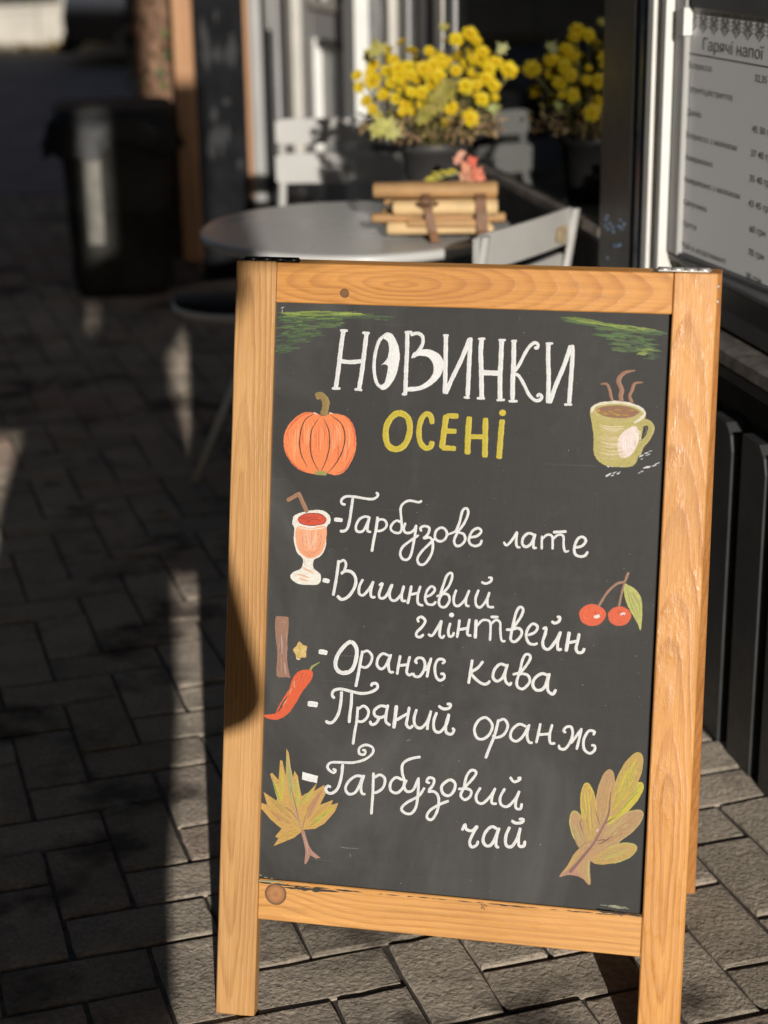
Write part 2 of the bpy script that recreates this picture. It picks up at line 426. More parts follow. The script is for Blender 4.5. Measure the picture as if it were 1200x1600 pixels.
BA = radians(17.3)           # direction of the paving rows
bu = Vector((-sin(BA), cos(BA), 0)); bl = Vector((-cos(BA), -sin(BA), 0))   # away / to the left
anchor = Vector((-.0096, 2.178, 0))
P_ = .1045; g2 = .0035
def brick_mesh(k, seed):
    rr = random.Random(seed); ln, w = 2*P_ - 2*g2, P_ - 2*g2
    h = .0; ch = .0055
    def j(a): return rr.uniform(-a, a)
    o = [(-ln/2, -w/2), (ln/2, -w/2), (ln/2, w/2), (-ln/2, w/2)]
    mids = []
    outer = []; inner = []
    n = 3
    for i in range(4):
        a = Vector(o[i]); b = Vector(o[(i+1) % 4])
        for t in range(n):
            p = a.lerp(b, t/n); nn = Vector((-p.x, -p.y)).normalized() if t else Vector((0, 0))
            jj = Vector((j(.0012), j(.0012))); outer.append(p * (.992 if t == 0 else 1) + jj)
            q = Vector((p.x - math.copysign(ch, p.x) if abs(abs(p.x) - ln/2) < 1e-6 else p.x, p.y - math.copysign(ch, p.y) if abs(abs(p.y) - w/2) < 1e-6 else p.y))
            inner.append(q + Vector((j(.0014), j(.0014))))
    K = len(outer)
    vs = [(p.x, p.y, -.03) for p in outer] + [(p.x, p.y, -.0022 + j(.0006)) for p in outer] + [(p.x, p.y, j(.0007)) for p in inner]
    fs = []
    for r in (0, 1):
        for i in range(K): fs.append((r*K+i, r*K+(i+1) % K, (r+1)*K+(i+1) % K, (r+1)*K+i))
    fs.append(tuple(2*K+i for i in range(K)))
    return vs, fs
variants = [brick_mesh(i, 100+i) for i in range(8)]
vmesh = [MB().add(v, f).mesh('brick', M_brick) for v, f in variants]
# view frustum test
def px_of(p):
    d = p - CAM; zz = d.dot(_F)
    if zz <= .05: return None
    return (600 + FPX * d.dot(_R) / zz, 800 - FPX * d.dot(_U) / zz)
cells = []
for i in range(-60, 95):
    for jx in range(-75, 60):
        k = (jx + i) % 4
        # jx grows to the left, i away
        if k == 0: c = (jx + 1.0, i + .5, 0)       # lies across
        elif k == 2: c = (jx + .5, i + 1.0, 1)     # lies away
        else: continue
        p = anchor + bl * (c[0] * P_) + bu * ((c[1] - 1) * P_)
        if p.y < -1.5 or p.y > 8.78: continue
        if p.x > .549 - (p.y - 2.856) * .218 + .10: continue
        q = px_of(p)
        vis = q is not None and -70 < q[0] < 1270 and -70 < q[1] < 1670 and p.y > 1.6
        if not vis and (p.x < -2.2 - .25*max(p.y, 0) or p.y < -.8): continue
        cells.append((p, c[2], vis))
def hidden(p):   # behind the big sign board
    q = px_of(p); return 410 < q[0] < 1010 and q[1] < 1400
near = [c for c in cells if c[2] and not hidden(c[0])]
near.sort(key=lambda c: (c[0] - CAM).length)
near_ids = set(id(c) for c in near[:298])
far = MB()
rb = random.Random(5)
for c in cells:
    p, ori, vis = c
    ang = math.atan2(bu.y, bu.x) if ori else math.atan2(bl.y, bl.x)
    ang += rb.uniform(-.012, .012) + (pi if rb.random() < .5 else 0)
    pos = p + Vector((rb.uniform(-.0012, .0012), rb.uniform(-.0012, .0012), rb.uniform(-.0022, .0022)))
    if id(c) in near_ids:
        o = bpy.data.objects.new('brick', vmesh[rb.randrange(8)]); COL.objects.link(o)
        o.location = pos; o.rotation_euler = (rb.uniform(-.009, .009), rb.uniform(-.006, .006), ang); o.parent = pavement
    else:
        v, f = variants[rb.randrange(8)]
        R_ = Matrix.Rotation(ang, 4, 'Z'); R_.translation = pos; cc = rb.random()
        far.add([R_ @ Vector(x) for x in v], f, col=(cc, cc, cc))
o = far.build('brick_paving', M_brick_far, pavement, fix=False); o['kind'] = 'stuff'

# ------------------------------------------------------------------ THE A-FRAME SIGN
YAW, LEAN = -0.208797, 0.248979
BO = Vector((-.231687, 2.019001, 0)); BL_ = .980147
av = Vector((cos(YAW), sin(YAW), 0)); bv = Vector((-sin(YAW)*sin(LEAN), cos(YAW)*sin(LEAN), cos(LEAN)))
nv = av.cross(bv)     # towards the viewer
SW, TR, R1, R2 = .0524, .0510, .1852, .1318
MS = Matrix((av, -nv, bv)).transposed().to_4x4(); MS.translation = BO
sign = empty('a_frame_sign', 'wooden A-frame sign with hand-painted autumn drinks menu standing on the paving', 'sign', matrix=MS)
TH = .021; DEP = .007
def uvp(x, y, dep=DEP):
    d = ray(x, y); oo = BO - nv * dep; t = (oo - CAM).dot(nv) / d.dot(nv); P = CAM + d * t - oo
    return P.dot(av), P.dot(bv)
Wb = .60
W_sl = wood('pine_left_stile', 'Z', 1.0, light=(.66, .365, .135), dark=(.39, .18, .052), pith=(.016, .006), tilt=.045, freq=190, wiggle=.006, ringmix=.62, L0=.62)
W_sr = wood('pine_right_stile', 'Z', 2.3, light=(.78, .38, .105), dark=(.44, .165, .035), pith=(.018, .004), tilt=.085, freq=125, wiggle=.020, ringmix=.60, w0=.555, rough=.34, L0=.30, lump_k=3.0)
W_tr = wood('pine_top_rail', 'X', 3.7, light=(.74, .345, .085), dark=(.41, .15, .03), kd=.35, knots=[(.1413, .943, .0060, .006)], pith=(.955, .001), tilt=.20, freq=165, wiggle=.011, ringmix=.62, L0=.215)
W_br = wood('pine_bottom_rail', 'X', 4.4, light=(.78, .40, .12), dark=(.43, .175, .04), knots=[(.0765, .167, .0145, .020)], pith=(.235, .01), tilt=.03, freq=125, wiggle=.007, ringmix=.62)
W_rear = wood('pine_rear_frame', 'Z', 7.1, light=(.56, .25, .075), dark=(.33, .12, .03), ringmix=.6)
MB().box(0, SW, 0, TH, 0, BL_, bev=.0016).build('stile', W_sl, sign)
MB().box(Wb-SW, Wb, 0, TH, 0, BL_-.0005, bev=.0016).build('stile', W_sr, sign)
MB().box(SW+.0006, Wb-SW-.0008, .0006, TH-.001, BL_-TR, BL_-.0012, bev=.0012).build('top_rail', W_tr, sign)
MB().box(SW+.0006, Wb-SW-.0008, .0008, TH-.001, R2, R1, bev=.0012).build('bottom_rail', W_br, sign)
panel = MB().box(SW-.006, Wb-SW-.0045, DEP, DEP+.005, R1-.001, BL_-TR+.004).build('blackboard_panel', M_panel, sign)
MB().box(SW-.008, Wb-SW+.008, DEP+.0055, DEP+.0085, R1-.008, BL_-TR+.008).build('backing_board', M_black, sign)
# paint worn along the seams
seam = MB(); rs = random.Random(3)
def qx(x, y): u, v = uvp(x, y, 0); return u, v
for (x0, y0, x1, y1, c, nn, wd) in [(405, 1377, 560, 1392, (.03, .028, .025), 26, .0016), (455, 1385, 520, 1391, (.04, .035, .03), 40, .0028), (560, 1392, 1000, 1432, (.035, .03, .028), 34, .0012), (407, 1374, 440, 1377, (.35, .36, .2), 12, .0016), (930, 1421, 1000, 1430, (.04, .035, .03), 22, .002)]:
    for i in range(nn):
        t = rs.random(); x = x0+(x1-x0)*t; y = y0+(y1-y0)*t
        u, v = qx(x, y); L_ = rs.uniform(.002, .012); h = rs.uniform(.4, 1) * wd
        dv = -.0008 - abs(rs.gauss(0, wd*.5)); k = .0001 + i*.000004
        seam.add([(u-L_, -k, v+dv), (u, -k, v+dv-h*.5), (u+L_, -k, v+dv), (u, -k, v+dv+h*.5)], [(0, 1, 2, 3)], col=c, uvs=[(0, 0)]*4)
# tiny stamp on the bottom rail
for (x, y) in [(753, 1414), (753, 1419), (757, 1414), (757, 1420), (760, 1416), (755, 1417)]:
    u, v = qx(x, y); seam.add([(u-.0010, -.0008, v-.0005), (u+.0010, -.0008, v-.0005), (u+.0010, -.0008, v+.0007), (u-.0010, -.0008, v+.0007)], [(0, 1, 2, 3)], col=(.2, .12, .06), uvs=[(0, 0)]*4)
seam.build('seam_smudges', M_mark, sign, fix=False)['kind'] = 'stuff'

# ---- rear frame, hinged at the top
foot = .4079
top_h = bv.dot(Vector((-sin(YAW), cos(YAW), 0)) * 1.0) * BL_
hz = bv.z * BL_
# rear frame axes in world
hv = Vector((-sin(YAW), cos(YAW), 0))
ptop = BO + bv * BL_ - nv * (TH + .001) + av * .004
pfoot = BO + hv * foot + av * .004; pfoot.z = 0
rv = (pfoot - ptop); RLn = rv.length; rv.normalize()        # down
rn = av.cross(rv).normalized()                              # outwards (away from viewer)
if rn.dot(hv) < 0: rn = -rn
MR = Matrix((av, rn, -rv)).transposed().to_4x4(); MR.translation = pfoot
inv = MS.inverted() @ MR
def rearbox(x0, x1, y0, y1, z0, z1, name, m, bev=.0016):
    b = MB().box(x0, x1, y0, y1, z0, z1, bev=bev); b.v = [inv @ v for v in b.v]; return b.build(name, m, sign)
rearbox(0, SW, 0, TH, 0, RLn-.001, 'rear_stile', W_rear)
rearbox(Wb-SW, Wb, 0, TH, 0, RLn-.001, 'rear_stile', W_rear)
rearbox(SW+.0006, Wb-SW-.0006, .0006, TH-.001, RLn-TR, RLn-.002, 'rear_top_rail', W_tr)
rearbox(SW+.0006, Wb-SW-.0006, .0006, TH-.001, R2, R1, 'rear_bottom_rail', W_br)
rearbox(SW-.006, Wb-SW+.006, TH-.012, TH-.007, R1-.004, RLn-TR+.004, 'rear_blackboard', M_panel, 0)
# hinges lying along the top
def hinge(x0, x1, m, knuckles=4):
    b = MB(); z = BL_ + .0032; y = TH + .0005
    n = knuckles; L_ = (x1-x0)/n
    for i in range(n):
        b.tube([(x0+L_*i+.0005, y, z), (x0+L_*(i+1)-.0005, y, z)], .0036, 10)
    b.tube([(x0-.001, y, z), (x1+.001, y, z)], .0019, 8)
    b.box(x0+.002, x1-.002, y-.020, y-.0036, BL_+.0002, BL_+.0016)
    h = b.build('hinge', m, sign); return h
x0 = uvp(376, 404, 0)[0]; x1 = uvp(461, 404, 0)[0]; hinge(x0, x1, M_blacksteel)
x0 = uvp(1026, 421, 0)[0]; x1 = uvp(1110, 421, 0)[0]; hinge(x0, x1, M_steel)
for (yy, zz) in ((.008, BL_-.016), (.011, BL_-.034)):
    b = MB().tube([(Wb-.001, yy, zz), (Wb+.0018, yy, zz)], .0032, 10); b.build('screw', M_steel, sign)

# ------------------------------------------------------------------ painted marks on the panel
def catmull(pts, step=2.0):
    out = []
    P = [Vector(p) for p in pts]
    if len(P) < 3: 
        n = max(2, int((P[1]-P[0]).length/step)); return [P[0].lerp(P[1], i/n) for i in range(n+1)]
    closed = (P[0]-P[-1]).length < .5
    E_ = [P[-2] if closed else P[0]*2-P[1]] + P + [P[1] if closed else P[-1]*2-P[-2]]
    for i in range(1, len(E_)-2):
        a, b, c, d = E_[i-1:i+3]; n = max(2, int((c-b).length/step))
        for k in range(n):
            t = k/n
            out.append(.5*((2*b)+(-a+c)*t+(2*a-5*b+4*c-d)*t*t+(-a+3*b-3*c+d)*t*t*t))
    out.append(P[-1]); return out
class Marks:
    def __init__(s, name, label=None): s.mb = MB(); s.i = 0; s.name = name; s.label = label; s.r = random.Random(name)
    def loc(s, x, y, z): u, v = uvp(x, y); return (u, DEP - z, v)
    def stroke(s, pts, w, col, prof=None, crop=None, wob=.06, sharp=False, thick=.00022):
        if crop: (ox, oy, sc) = crop; pts = [(ox+x/sc, oy+y/sc) for x, y in pts]; w = w/sc
        if sharp:
            c = []
            for i in range(len(pts)-1): c += catmull(pts[i:i+2])[:-1]
            c.append(Vector(pts[-1]))
        else: c = catmull(pts)
        L_ = [0]
        for i in range(1, len(c)): L_.append(L_[-1]+(c[i]-c[i-1]).length)
        T = L_[-1] or 1
        if s.name == 'lettering': w *= .93
        if T < w*.55 and w > 4.5:
            m_ = c[len(c)//2]; return s.poly([(m_.x+w*.56*cos(k*pi/5), m_.y+w*.52*sin(k*pi/5)) for k in range(10)], col, None, True, .25)
        s.i += 1; z = .00012 + s.i*.000007
        vs = []; uvs = []; cols = []
        ph = s.r.uniform(0, 9); ph2 = s.r.uniform(0, 9); closed = (c[0]-c[-1]).length < .5
        uo = s.r.uniform(0, 200)
        for i, p in enumerate(c):
            t = (c[min(i+1, len(c)-1)]-c[max(i-1, 0)]); t = t.normalized() if t.length > 0 else Vector((1, 0)); n = Vector((-t.y, t.x))
            d = min(L_[i], T-L_[i]); r = w/2
            k = 1.0 if closed else sqrt(max(.02, 1-max(0, 1-(d+r*.25)/r)**2)) if d < r else 1.0
            if prof: k *= prof(L_[i]/T)
            k *= 1 + wob*sin(L_[i]*.31+ph) + wob*.7*sin(L_[i]*.83+ph2)
            hw = r*k
            off = [(-1, 0), (-.55, .8), (.0, 1), (.55, .8), (1, 0)]
            zz = thick * min(1, hw/1.5)
            for a, h in off:
                q = p + n*hw*a; vs.append(s.loc(q.x, q.y, z + zz*h + i*1e-7)); uvs.append((uo+L_[i]*.16, a*w*.12+uo)); kk = 1.0 if h == 0 else (.98 if h < 1 else .88); cols.append((col[0]*kk, col[1]*kk, col[2]*kk))
        fs = []
        for i in range(len(c)-1):
            for a in range(4): fs.append((i*5+a, i*5+a+1, (i+1)*5+a+1, (i+1)*5+a))
        s.mb.add(vs, fs, 0, True, cols, uvs)
    def poly(s, pts, col, crop=None, smooth=True, wob=.5, ang=0.0):
        if crop: (ox, oy, sc) = crop; pts = [(ox+x/sc, oy+y/sc) for x, y in pts]
        c = catmull(list(pts)+[pts[0]], 3.0)[:-1] if smooth else sum([[Vector(p).lerp(Vector(pts[(i+1) % len(pts)]), k/4) for k in range(4)] for i, p in enumerate(pts)], [])
        c = [p+Vector((s.r.uniform(-wob, wob), s.r.uniform(-wob, wob)))*.5 for p in c]
        s.i += 1; z = .00014 + s.i*.000007
        tris = tessellate_polygon([[Vector((p.x, p.y, 0)) for p in c]])
        ca, sa = cos(ang), sin(ang)
        s.mb.add([s.loc(p.x, p.y, z) for p in c], [tuple(t) for t in tris], 0, False, [col]*len(c), [((p.x*ca+p.y*sa)*.16, (-p.x*sa+p.y*ca)*.12) for p in c])
    def done(s):
        o = s.mb.build(s.name, M_mark, panel, fix=False)
        me = o.data
        # faces must look outwards (-Y of the sign)
        bm = bmesh.new(); bm.from_mesh(me)
        for f in bm.faces:
            f.normal_update()
            if f.normal.y > 0: f.normal_flip()
        bm.to_mesh(me); bm.free()
        if s.label: o['label'] = s.label
        return o
WH = (.79, .79, .78)
C1 = (420, 470, 3.75); C2 = (740, 470, 3.75); C3 = (420, 750, 4.2857); C4 = (700, 750, 3.3333); C5 = (400, 950, 4.0)
C6 = (680, 980, 3.3333); C7 = (400, 1150, 4.0); C8 = (680, 1150, 3.3333)
L1 = (500, 750, 4.2857); L2 = (500, 860, 4.2857); L3 = (630, 940, 4.0); L4 = (470, 990, 4.0); L5 = (480, 1150, 3.3333)
def lens(t): return .35 + .65*sin(pi*min(max(t, 0), 1))
def thin(t): return 1 - .55*t
# corner scribbles in green
def scrib(name, crop, regions, seed, label):
    g = Marks(name, label); r = random.Random(seed)
    for (x0, y0, x1, y1, sl, n, wd, cols, ln) in regions:
        for _ in range(int(n*1.8)):
            x = r.uniform(x0, x1); t = (x-x0)/(x1-x0)
            y = r.uniform(y0, y1) + sl*(x-x0)
            L_ = r.uniform(*ln); c = r.choice(cols); k = r.uniform(.75, 1.2)
            dy = r.uniform(-.09, .06)+sl
            g.stroke([(x-L_/2, y-dy*L_/2), (x, y-r.uniform(0, 3)), (x+L_/2, y+dy*L_/2)], r.uniform(wd[0]*1.1, wd[1]*1.35), tuple(v*k*.9 for v in c), lens, crop, .25)
    g.done()
DG = [(.075, .105, .062), (.06, .10, .05), (.085, .12, .06)]
MG = [(.09, .17, .06), (.12, .20, .06), (.10, .15, .06)]
YG = [(.26, .34, .07), (.20, .30, .06), (.33, .40, .10)]
scrib('green_scribble', C1, [(110, 75, 560, 105, .0, 24, (4, 9), DG+MG, (60, 200)), (130, 66, 500, 84, .01, 9, (4, 8), YG, (90, 220)), (520, 80, 700, 105, .06, 8, (3, 7), DG, (40, 120)), (80, 95, 420, 160, .0, 26, (4, 11), DG+MG+YG[1:2], (50, 130)), (90, 150, 320, 210, .0, 18, (4, 10), DG+MG, (40, 110)), (60, 200, 240, 260, -.1, 16, (4, 9), DG+MG[:1], (40, 90)), (40, 260, 150, 310, -.1, 12, (5, 10), DG+MG[:1], (30, 80))], 4, None)
scrib('green_scribble', C2, [(590, 105, 1060, 135, .14, 26, (4, 10), DG+MG, (70, 220)), (600, 100, 1050, 125, .15, 12, (3, 7), YG, (90, 220)), (700, 150, 1040, 200, .14, 20, (4, 9), DG+MG, (50, 150)), (820, 220, 1060, 290, .12, 24, (4, 11), DG+MG, (50, 130)), (980, 280, 1070, 340, .12, 12, (4, 10), DG+YG[:1], (30, 80))], 5, None)
sm = Marks('chalk_smudge')
for (x, y, w, h) in [(80, 40, 22, 8), (78, 65, 6, 34)]: sm.stroke([(x-w/2, y+h/2), (x, y), (x+w/2, y-h/2)], 5, (.45, .40, .36), lens, C1, .3)
sm.stroke([(520, 692), (570, 700), (640, 703)], 4, (.22, .21, .2), lens, C7, .3)
sm.stroke([(588, 735), (592, 760)], 6, (.2, .2, .2), lens, C7, .3)
sm.stroke([(940, 828), (970, 824)], 9, (.19, .185, .18), lens, C5, .3)
for (x, y) in [(20, 868), (60, 884), (100, 892)]: sm.stroke([(x-10, y-3), (x+18, y+4)], 7, (.3, .3, .18), lens, C7, .4)
for (a, b2) in [((860, 880), (1000, 893)), ((900, 890), (1010, 900)), ((905, 883), (960, 884))]: sm.stroke([a, b2], 5, (.36, .36, .25), lens, C8, .4)
rr = random.Random(8)
for _ in range(34):
    x = 1068+rr.gauss(0, 16); y = rr.uniform(455, 600); sm.stroke([(x, y), (x+rr.uniform(2, 7), y+rr.uniform(1, 6))], rr.uniform(3, 6), (.012, .011, .010), None, C5, .3)
for y in range(470, 830, 13): sm.stroke([(1100+rr.uniform(-3, 3), y), (1102, y+rr.uniform(3, 8))], 4, (.012, .011, .01), None, C5, .3)
for (x, y) in [(930, 300), (938, 310), (1040, 660), (1045, 690), (940, 472), (1033, 640), (1048, 700)]: sm.stroke([(x, y), (x+4, y+9)], 9, (.02, .018, .016), None, C5, .4)
for _ in range(60):
    x = rr.uniform(440, 1030); y = rr.uniform(510, 1400); sm.stroke([(x, y), (x+rr.uniform(.6, 1.8), y+rr.uniform(-.5, .8))], rr.uniform(.7, 1.4), (.26, .25, .24), None, None, .3)
sm.done()['kind'] = 'stuff'

# ---- heading
h = Marks('heading_lettering')
def S(c, w, *st, sharp=False, col=WH, prof=None):
    for p in st: h.stroke(p, w, col, prof, c, .05, sharp)
S(C1, 25, [(438, 172), (425, 260), (408, 400), (392, 515)], [(573, 188), (560, 300), (545, 420), (528, 520)])
S(C1, 15, [(418, 174), (463, 175)], [(370, 513), (420, 514)], [(548, 187), (592, 190)], [(502, 518), (548, 523)])
S(C1, 24, [(412, 352), (480, 359), (556, 352)])
S(C1, 19, [(700, 190), (650, 230), (624, 310), (617, 400), (632, 480), (665, 512)])
h.poly([(690, 186), (722, 195), (750, 240), (766, 300), (764, 360), (747, 430), (715, 490), (680, 520), (655, 518), (652, 498), (678, 482), (692, 430), (697, 380), (672, 372), (658, 378), (690, 345), (700, 320), (705, 275), (695, 235), (675, 222), (668, 203)], WH, C1, ang=1.4)
S(C1, 24, [(812, 187), (810, 300), (805, 400), (800, 545)])
S(C1, 16, [(797, 185), (842, 183)], [(780, 547), (810, 546)])
S(C1, 20, [(830, 200), (870, 190), (900, 208), (902, 250), (880, 290), (848, 330)])
h.poly([(835, 334), (850, 303), (900, 285), (950, 288), (1000, 315), (1025, 360), (1020, 410), (990, 460), (940, 500), (880, 525), (812, 530), (812, 508), (880, 500), (930, 470), (960, 430), (965, 380), (945, 340), (915, 324), (870, 324), (843, 337)], WH, C1, ang=1.2)
S(C1, 25, [(1038, 205), (1036, 350), (1034, 450), (1031, 545)], [(1036, 545), (1072, 460), (1130, 340), (1178, 220)], [(1182, 215), (1175, 350), (1165, 560)])
S(C1, 14, [(1021, 202), (1055, 203)], [(1142, 566), (1178, 568)])
S(C2, 27, [(48, 222), (42, 300), (45, 400), (48, 570)], [(165, 230), (160, 350), (155, 450), (155, 580)], [(236, 238), (235, 350), (230, 450), (228, 580)])
S(C2, 15, [(26, 224), (69, 222)], [(19, 571), (67, 572)], [(146, 231), (189, 230)], [(135, 582), (184, 580)], [(220, 236), (255, 235)], [(205, 588), (258, 588)])
S(C2, 30, [(45, 420), (152, 425)])
S(C2, 19, [(240, 415), (270, 370), (300, 310), (330, 265), (360, 245), (378, 258), (372, 278), (356, 272)], [(240, 428), (265, 440), (295, 490), (325, 550), (360, 583), (390, 580), (400, 560), (385, 548), (370, 562)])
S(C2, 25, [(438, 250), (437, 350), (440, 450), (436, 600)], [(446, 600), (480, 500), (530, 380), (570, 262)], [(578, 258), (578, 350), (560, 600)])
S(C2, 14, [(423, 250), (466, 250)], [(531, 608), (578, 608)])
h.done()
# ---- second heading, yellow
h = Marks('yellow_lettering')
YL = (.58, .46, .035)
S(C1, 35, [(765, 658), (812, 682), (827, 740), (818, 800), (790, 850), (745, 870), (702, 850), (686, 800), (690, 735), (722, 680), (765, 658)], col=YL)
S(C1, 31, [(958, 722), (950, 678), (925, 662), (895, 692), (880, 760), (887, 825), (917, 862), (948, 855), (958, 822)], col=YL)
S(C1, 34, [(1040, 668), (1028, 760), (1014, 866)], col=YL); S(C1, 30, [(1040, 673), (1112, 676)], [(1030, 762), (1100, 765)], [(1012, 860), (1097, 866)], col=YL)
S(C1, 34, [(1175, 678), (1168, 780), (1164, 900)], col=YL)
S(C2, 28, [(-22, 796), (60, 797)], col=YL); S(C2, 33, [(70, 686), (68, 800), (66, 918)], [(168, 695), (160, 782), (149, 926)], col=YL)
S(C2, 36, [(166, 657), (174, 656)], col=YL)
h.done()
# ---- the five lines
h = Marks('lettering')
S(L1, 30, [(95, 264), (120, 266), (152, 270)])
S(L1, 18, [(172, 165), (147, 158), (144, 132), (175, 110), (230, 112), (290, 122), (350, 128), (382, 112), (388, 94), (374, 84)])
S(L1, 20, [(220, 120), (210, 190), (200, 260), (185, 320), (160, 342), (133, 341)])
S(L1, 18, [(332, 250), (298, 245), (262, 265), (240, 310), (248, 343), (285, 343), (312, 300), (333, 248)], [(333, 245), (320, 300), (318, 340), (343, 349)])
S(L1, 20, [(386, 245), (375, 330), (360, 400), (347, 480)]); S(L1, 17, [(378, 290), (400, 264), (434, 270), (447, 300), (430, 328), (395, 342), (372, 335)])
S(L1, 17, [(545, 285), (512, 272), (480, 300), (474, 330), (500, 352), (535, 352), (547, 320), (545, 270), (540, 190), (560, 155), (600, 138), (662, 149), (682, 137)])
S(L1, 18, [(572, 285), (560, 330), (577, 354), (610, 350), (635, 325), (645, 300)], [(645, 300), (632, 390), (612, 490), (590, 530), (555, 530), (537, 495), (552, 450), (600, 410), (662, 368)])
S(L1, 18, [(680, 345), (672, 322), (700, 308), (732, 322), (722, 362), (690, 392)], [(692, 392), (735, 385), (755, 420), (748, 490), (705, 558), (668, 565), (652, 530), (680, 480), (735, 425), (768, 392)])
S(L1, 18, [(812, 318), (842, 335), (850, 368), (830, 402), (795, 410), (770, 385), (777, 342), (812, 318)])
S(L1, 15, [(845, 368), (890, 352), (925, 335)])
S(L1, 18, [(905, 352), (932, 290), (955, 205), (983, 190), (992, 225), (965, 290), (922, 350), (898, 405), (912, 440), (945, 435), (972, 400), (962, 362), (930, 352)])
S(L1, 18, [(1002, 385), (1050, 375), (1080, 345), (1060, 322), (1022, 340), (998, 390), (1006, 428), (1040, 442), (1072, 430), (1084, 400)])
h.done(); h = Marks('lettering')
S(C4, 14, [(290, 322), (305, 340), (335, 310), (360, 268)], [(360, 268), (355, 320), (360, 348), (378, 350)])
S(C4, 15, [(452, 288), (420, 277), (392, 300), (387, 333), (407, 348), (435, 328), (455, 280)], [(455, 280), (445, 320), (446, 353), (463, 352)])
S(C4, 13, [(489, 290), (488, 362)], [(490, 308), (515, 286), (540, 290), (545, 320), (544, 362)], [(545, 310), (572, 286), (600, 292), (602, 340), (610, 372), (630, 368)]); S(C4, 15, [(547, 272), (618, 268)])
S(C4, 15, [(660, 352), (698, 343), (718, 315), (700, 296), (675, 308), (658, 350), (662, 385), (685, 398), (712, 394), (729, 372)])
h.done()
h = Marks('lettering')
S(L2, 32, [(18, 198), (45, 203), (64, 209)])
S(L2, 21, [(125, 65), (115, 150), (100, 240), (88, 303)]); S(L2, 18, [(130, 80), (158, 65), (174, 92), (162, 135), (142, 160)])
S(L2, 22, [(140, 155), (175, 137), (218, 150), (240, 195), (230, 250), (190, 308), (145, 328), (114, 303)])
S(L2, 19, [(288, 192), (264, 240), (262, 288), (288, 300), (325, 262), (358, 208)], [(358, 205), (340, 270), (345, 312), (372, 311)])
S(L2, 19, [(395, 235), (418, 222), (396, 290), (405, 320), (440, 308), (482, 228)], [(485, 225), (465, 290), (475, 328), (505, 335), (545, 292), (562, 238)], [(562, 235), (548, 290), (550, 335), (577, 337)])
S(L2, 20, [(612, 235), (600, 300), (586, 358)]); S(L2, 18, [(673, 237), (655, 300), (657, 355), (692, 370)], [(602, 297), (660, 284)])
S(L2, 18, [(705, 312), (745, 295), (770, 262), (748, 240), (718, 268), (704, 320), (720, 358), (758, 362), (776, 340)])
S(L2, 18, [(800, 312), (825, 235), (850, 168), (878, 150), (885, 180), (862, 240), (820, 290), (797, 332), (802, 370), (835, 380), (864, 345), (865, 308), (838, 290), (780, 308)])
S(L2, 18, [(913, 262), (895, 320), (902, 364), (930, 370), (970, 330), (1000, 268)], [(1000, 265), (978, 325), (980, 368), (1002, 373)])
S(L2, 18, [(1063, 262), (1042, 320), (1047, 368), (1075, 380), (1115, 332), (1135, 280)], [(1135, 278), (1120, 330), (1127, 375), (1166, 380)], [(1080, 211), (1110, 222), (1143, 207), (1149, 184), (1126, 182)])
h.done(); h = Marks('lettering')
S(L3, 18, [(97, 130), (90, 108), (114, 95), (138, 120), (120, 155), (86, 190), (82, 214), (105, 222), (129, 204)])
S(L3, 18, [(155, 203), (180, 213), (210, 170), (240, 117)], [(240, 117), (230, 170), (228, 213), (245, 227), (258, 208)], [(295, 132), (282, 180), (287, 216), (308, 214), (318, 190)]); S(L3, 30, [(301, 84), (304, 83)])
S(L3, 18, [(352, 112), (345, 170), (336, 226)], [(415, 107), (405, 160), (402, 205), (427, 213)], [(345, 176), (404, 165)])
S(L3, 22, [(456, 112), (450, 230)]); S(L3, 16, [(458, 155), (495, 117), (535, 120), (546, 150), (542, 245)], [(545, 145), (578, 115), (605, 130), (607, 180), (615, 242), (640, 247)]); S(L3, 18, [(546, 95), (596, 97)])
S(L3, 18, [(690, 160), (735, 95), (750, 48), (728, 34), (705, 70), (690, 130), (675, 200), (673, 240), (700, 250), (735, 215), (740, 182), (715, 165), (680, 175), (642, 175)])
S(L3, 18, [(778, 210), (822, 192), (840, 158), (812, 138), (782, 165), (768, 212), (785, 258), (820, 268), (840, 258)])
S(L3, 20, [(872, 172), (892, 162), (888, 200), (872, 250), (880, 288), (912, 296), (955, 242), (985, 188)], [(985, 186), (966, 250), (968, 298), (992, 296)], [(927, 122), (947, 135), (974, 122), (978, 98), (960, 96)])
S(L3, 24, [(1038, 188), (1028, 250), (1018, 312)]); S(L3, 20, [(1100, 198), (1090, 250), (1080, 292), (1093, 318), (1120, 315), (1133, 290)], [(1030, 257), (1090, 246)])
h.done()
h = Marks('lettering')
S(L4, 34, [(112, 113), (140, 115), (166, 122)])
S(L4, 26, [(315, 52), (272, 78), (228, 140), (217, 200), (240, 238), (285, 246), (325, 218), (347, 150), (347, 90), (315, 52)], [(222, 225), (255, 245), (300, 240)])
S(L4, 20, [(386, 106), (370, 190), (356, 270), (343, 333)]); S(L4, 17, [(385, 118), (418, 108), (445, 140), (435, 185), (405, 212), (370, 203)])
S(L4, 18, [(550, 138), (512, 125), (482, 155), (477, 198), (502, 221), (532, 198), (562, 130)], [(564, 128), (548, 190), (556, 238), (582, 240)])
S(L4, 18, [(622, 135), (610, 200), (602, 256)], [(682, 141), (668, 200), (662, 243), (680, 260), (697, 246)], [(612, 200), (668, 194)])
S(L4, 18, [(728, 188), (716, 172), (732, 152), (762, 156), (776, 190), (766, 235), (740, 268), (708, 264), (704, 245)], [(815, 150), (800, 210), (788, 274)], [(776, 232), (812, 170)], [(882, 188), (900, 175), (885, 160), (855, 165), (838, 210), (845, 268), (870, 292), (897, 276), (892, 252), (872, 252)])
h.done(); h = Marks('lettering')
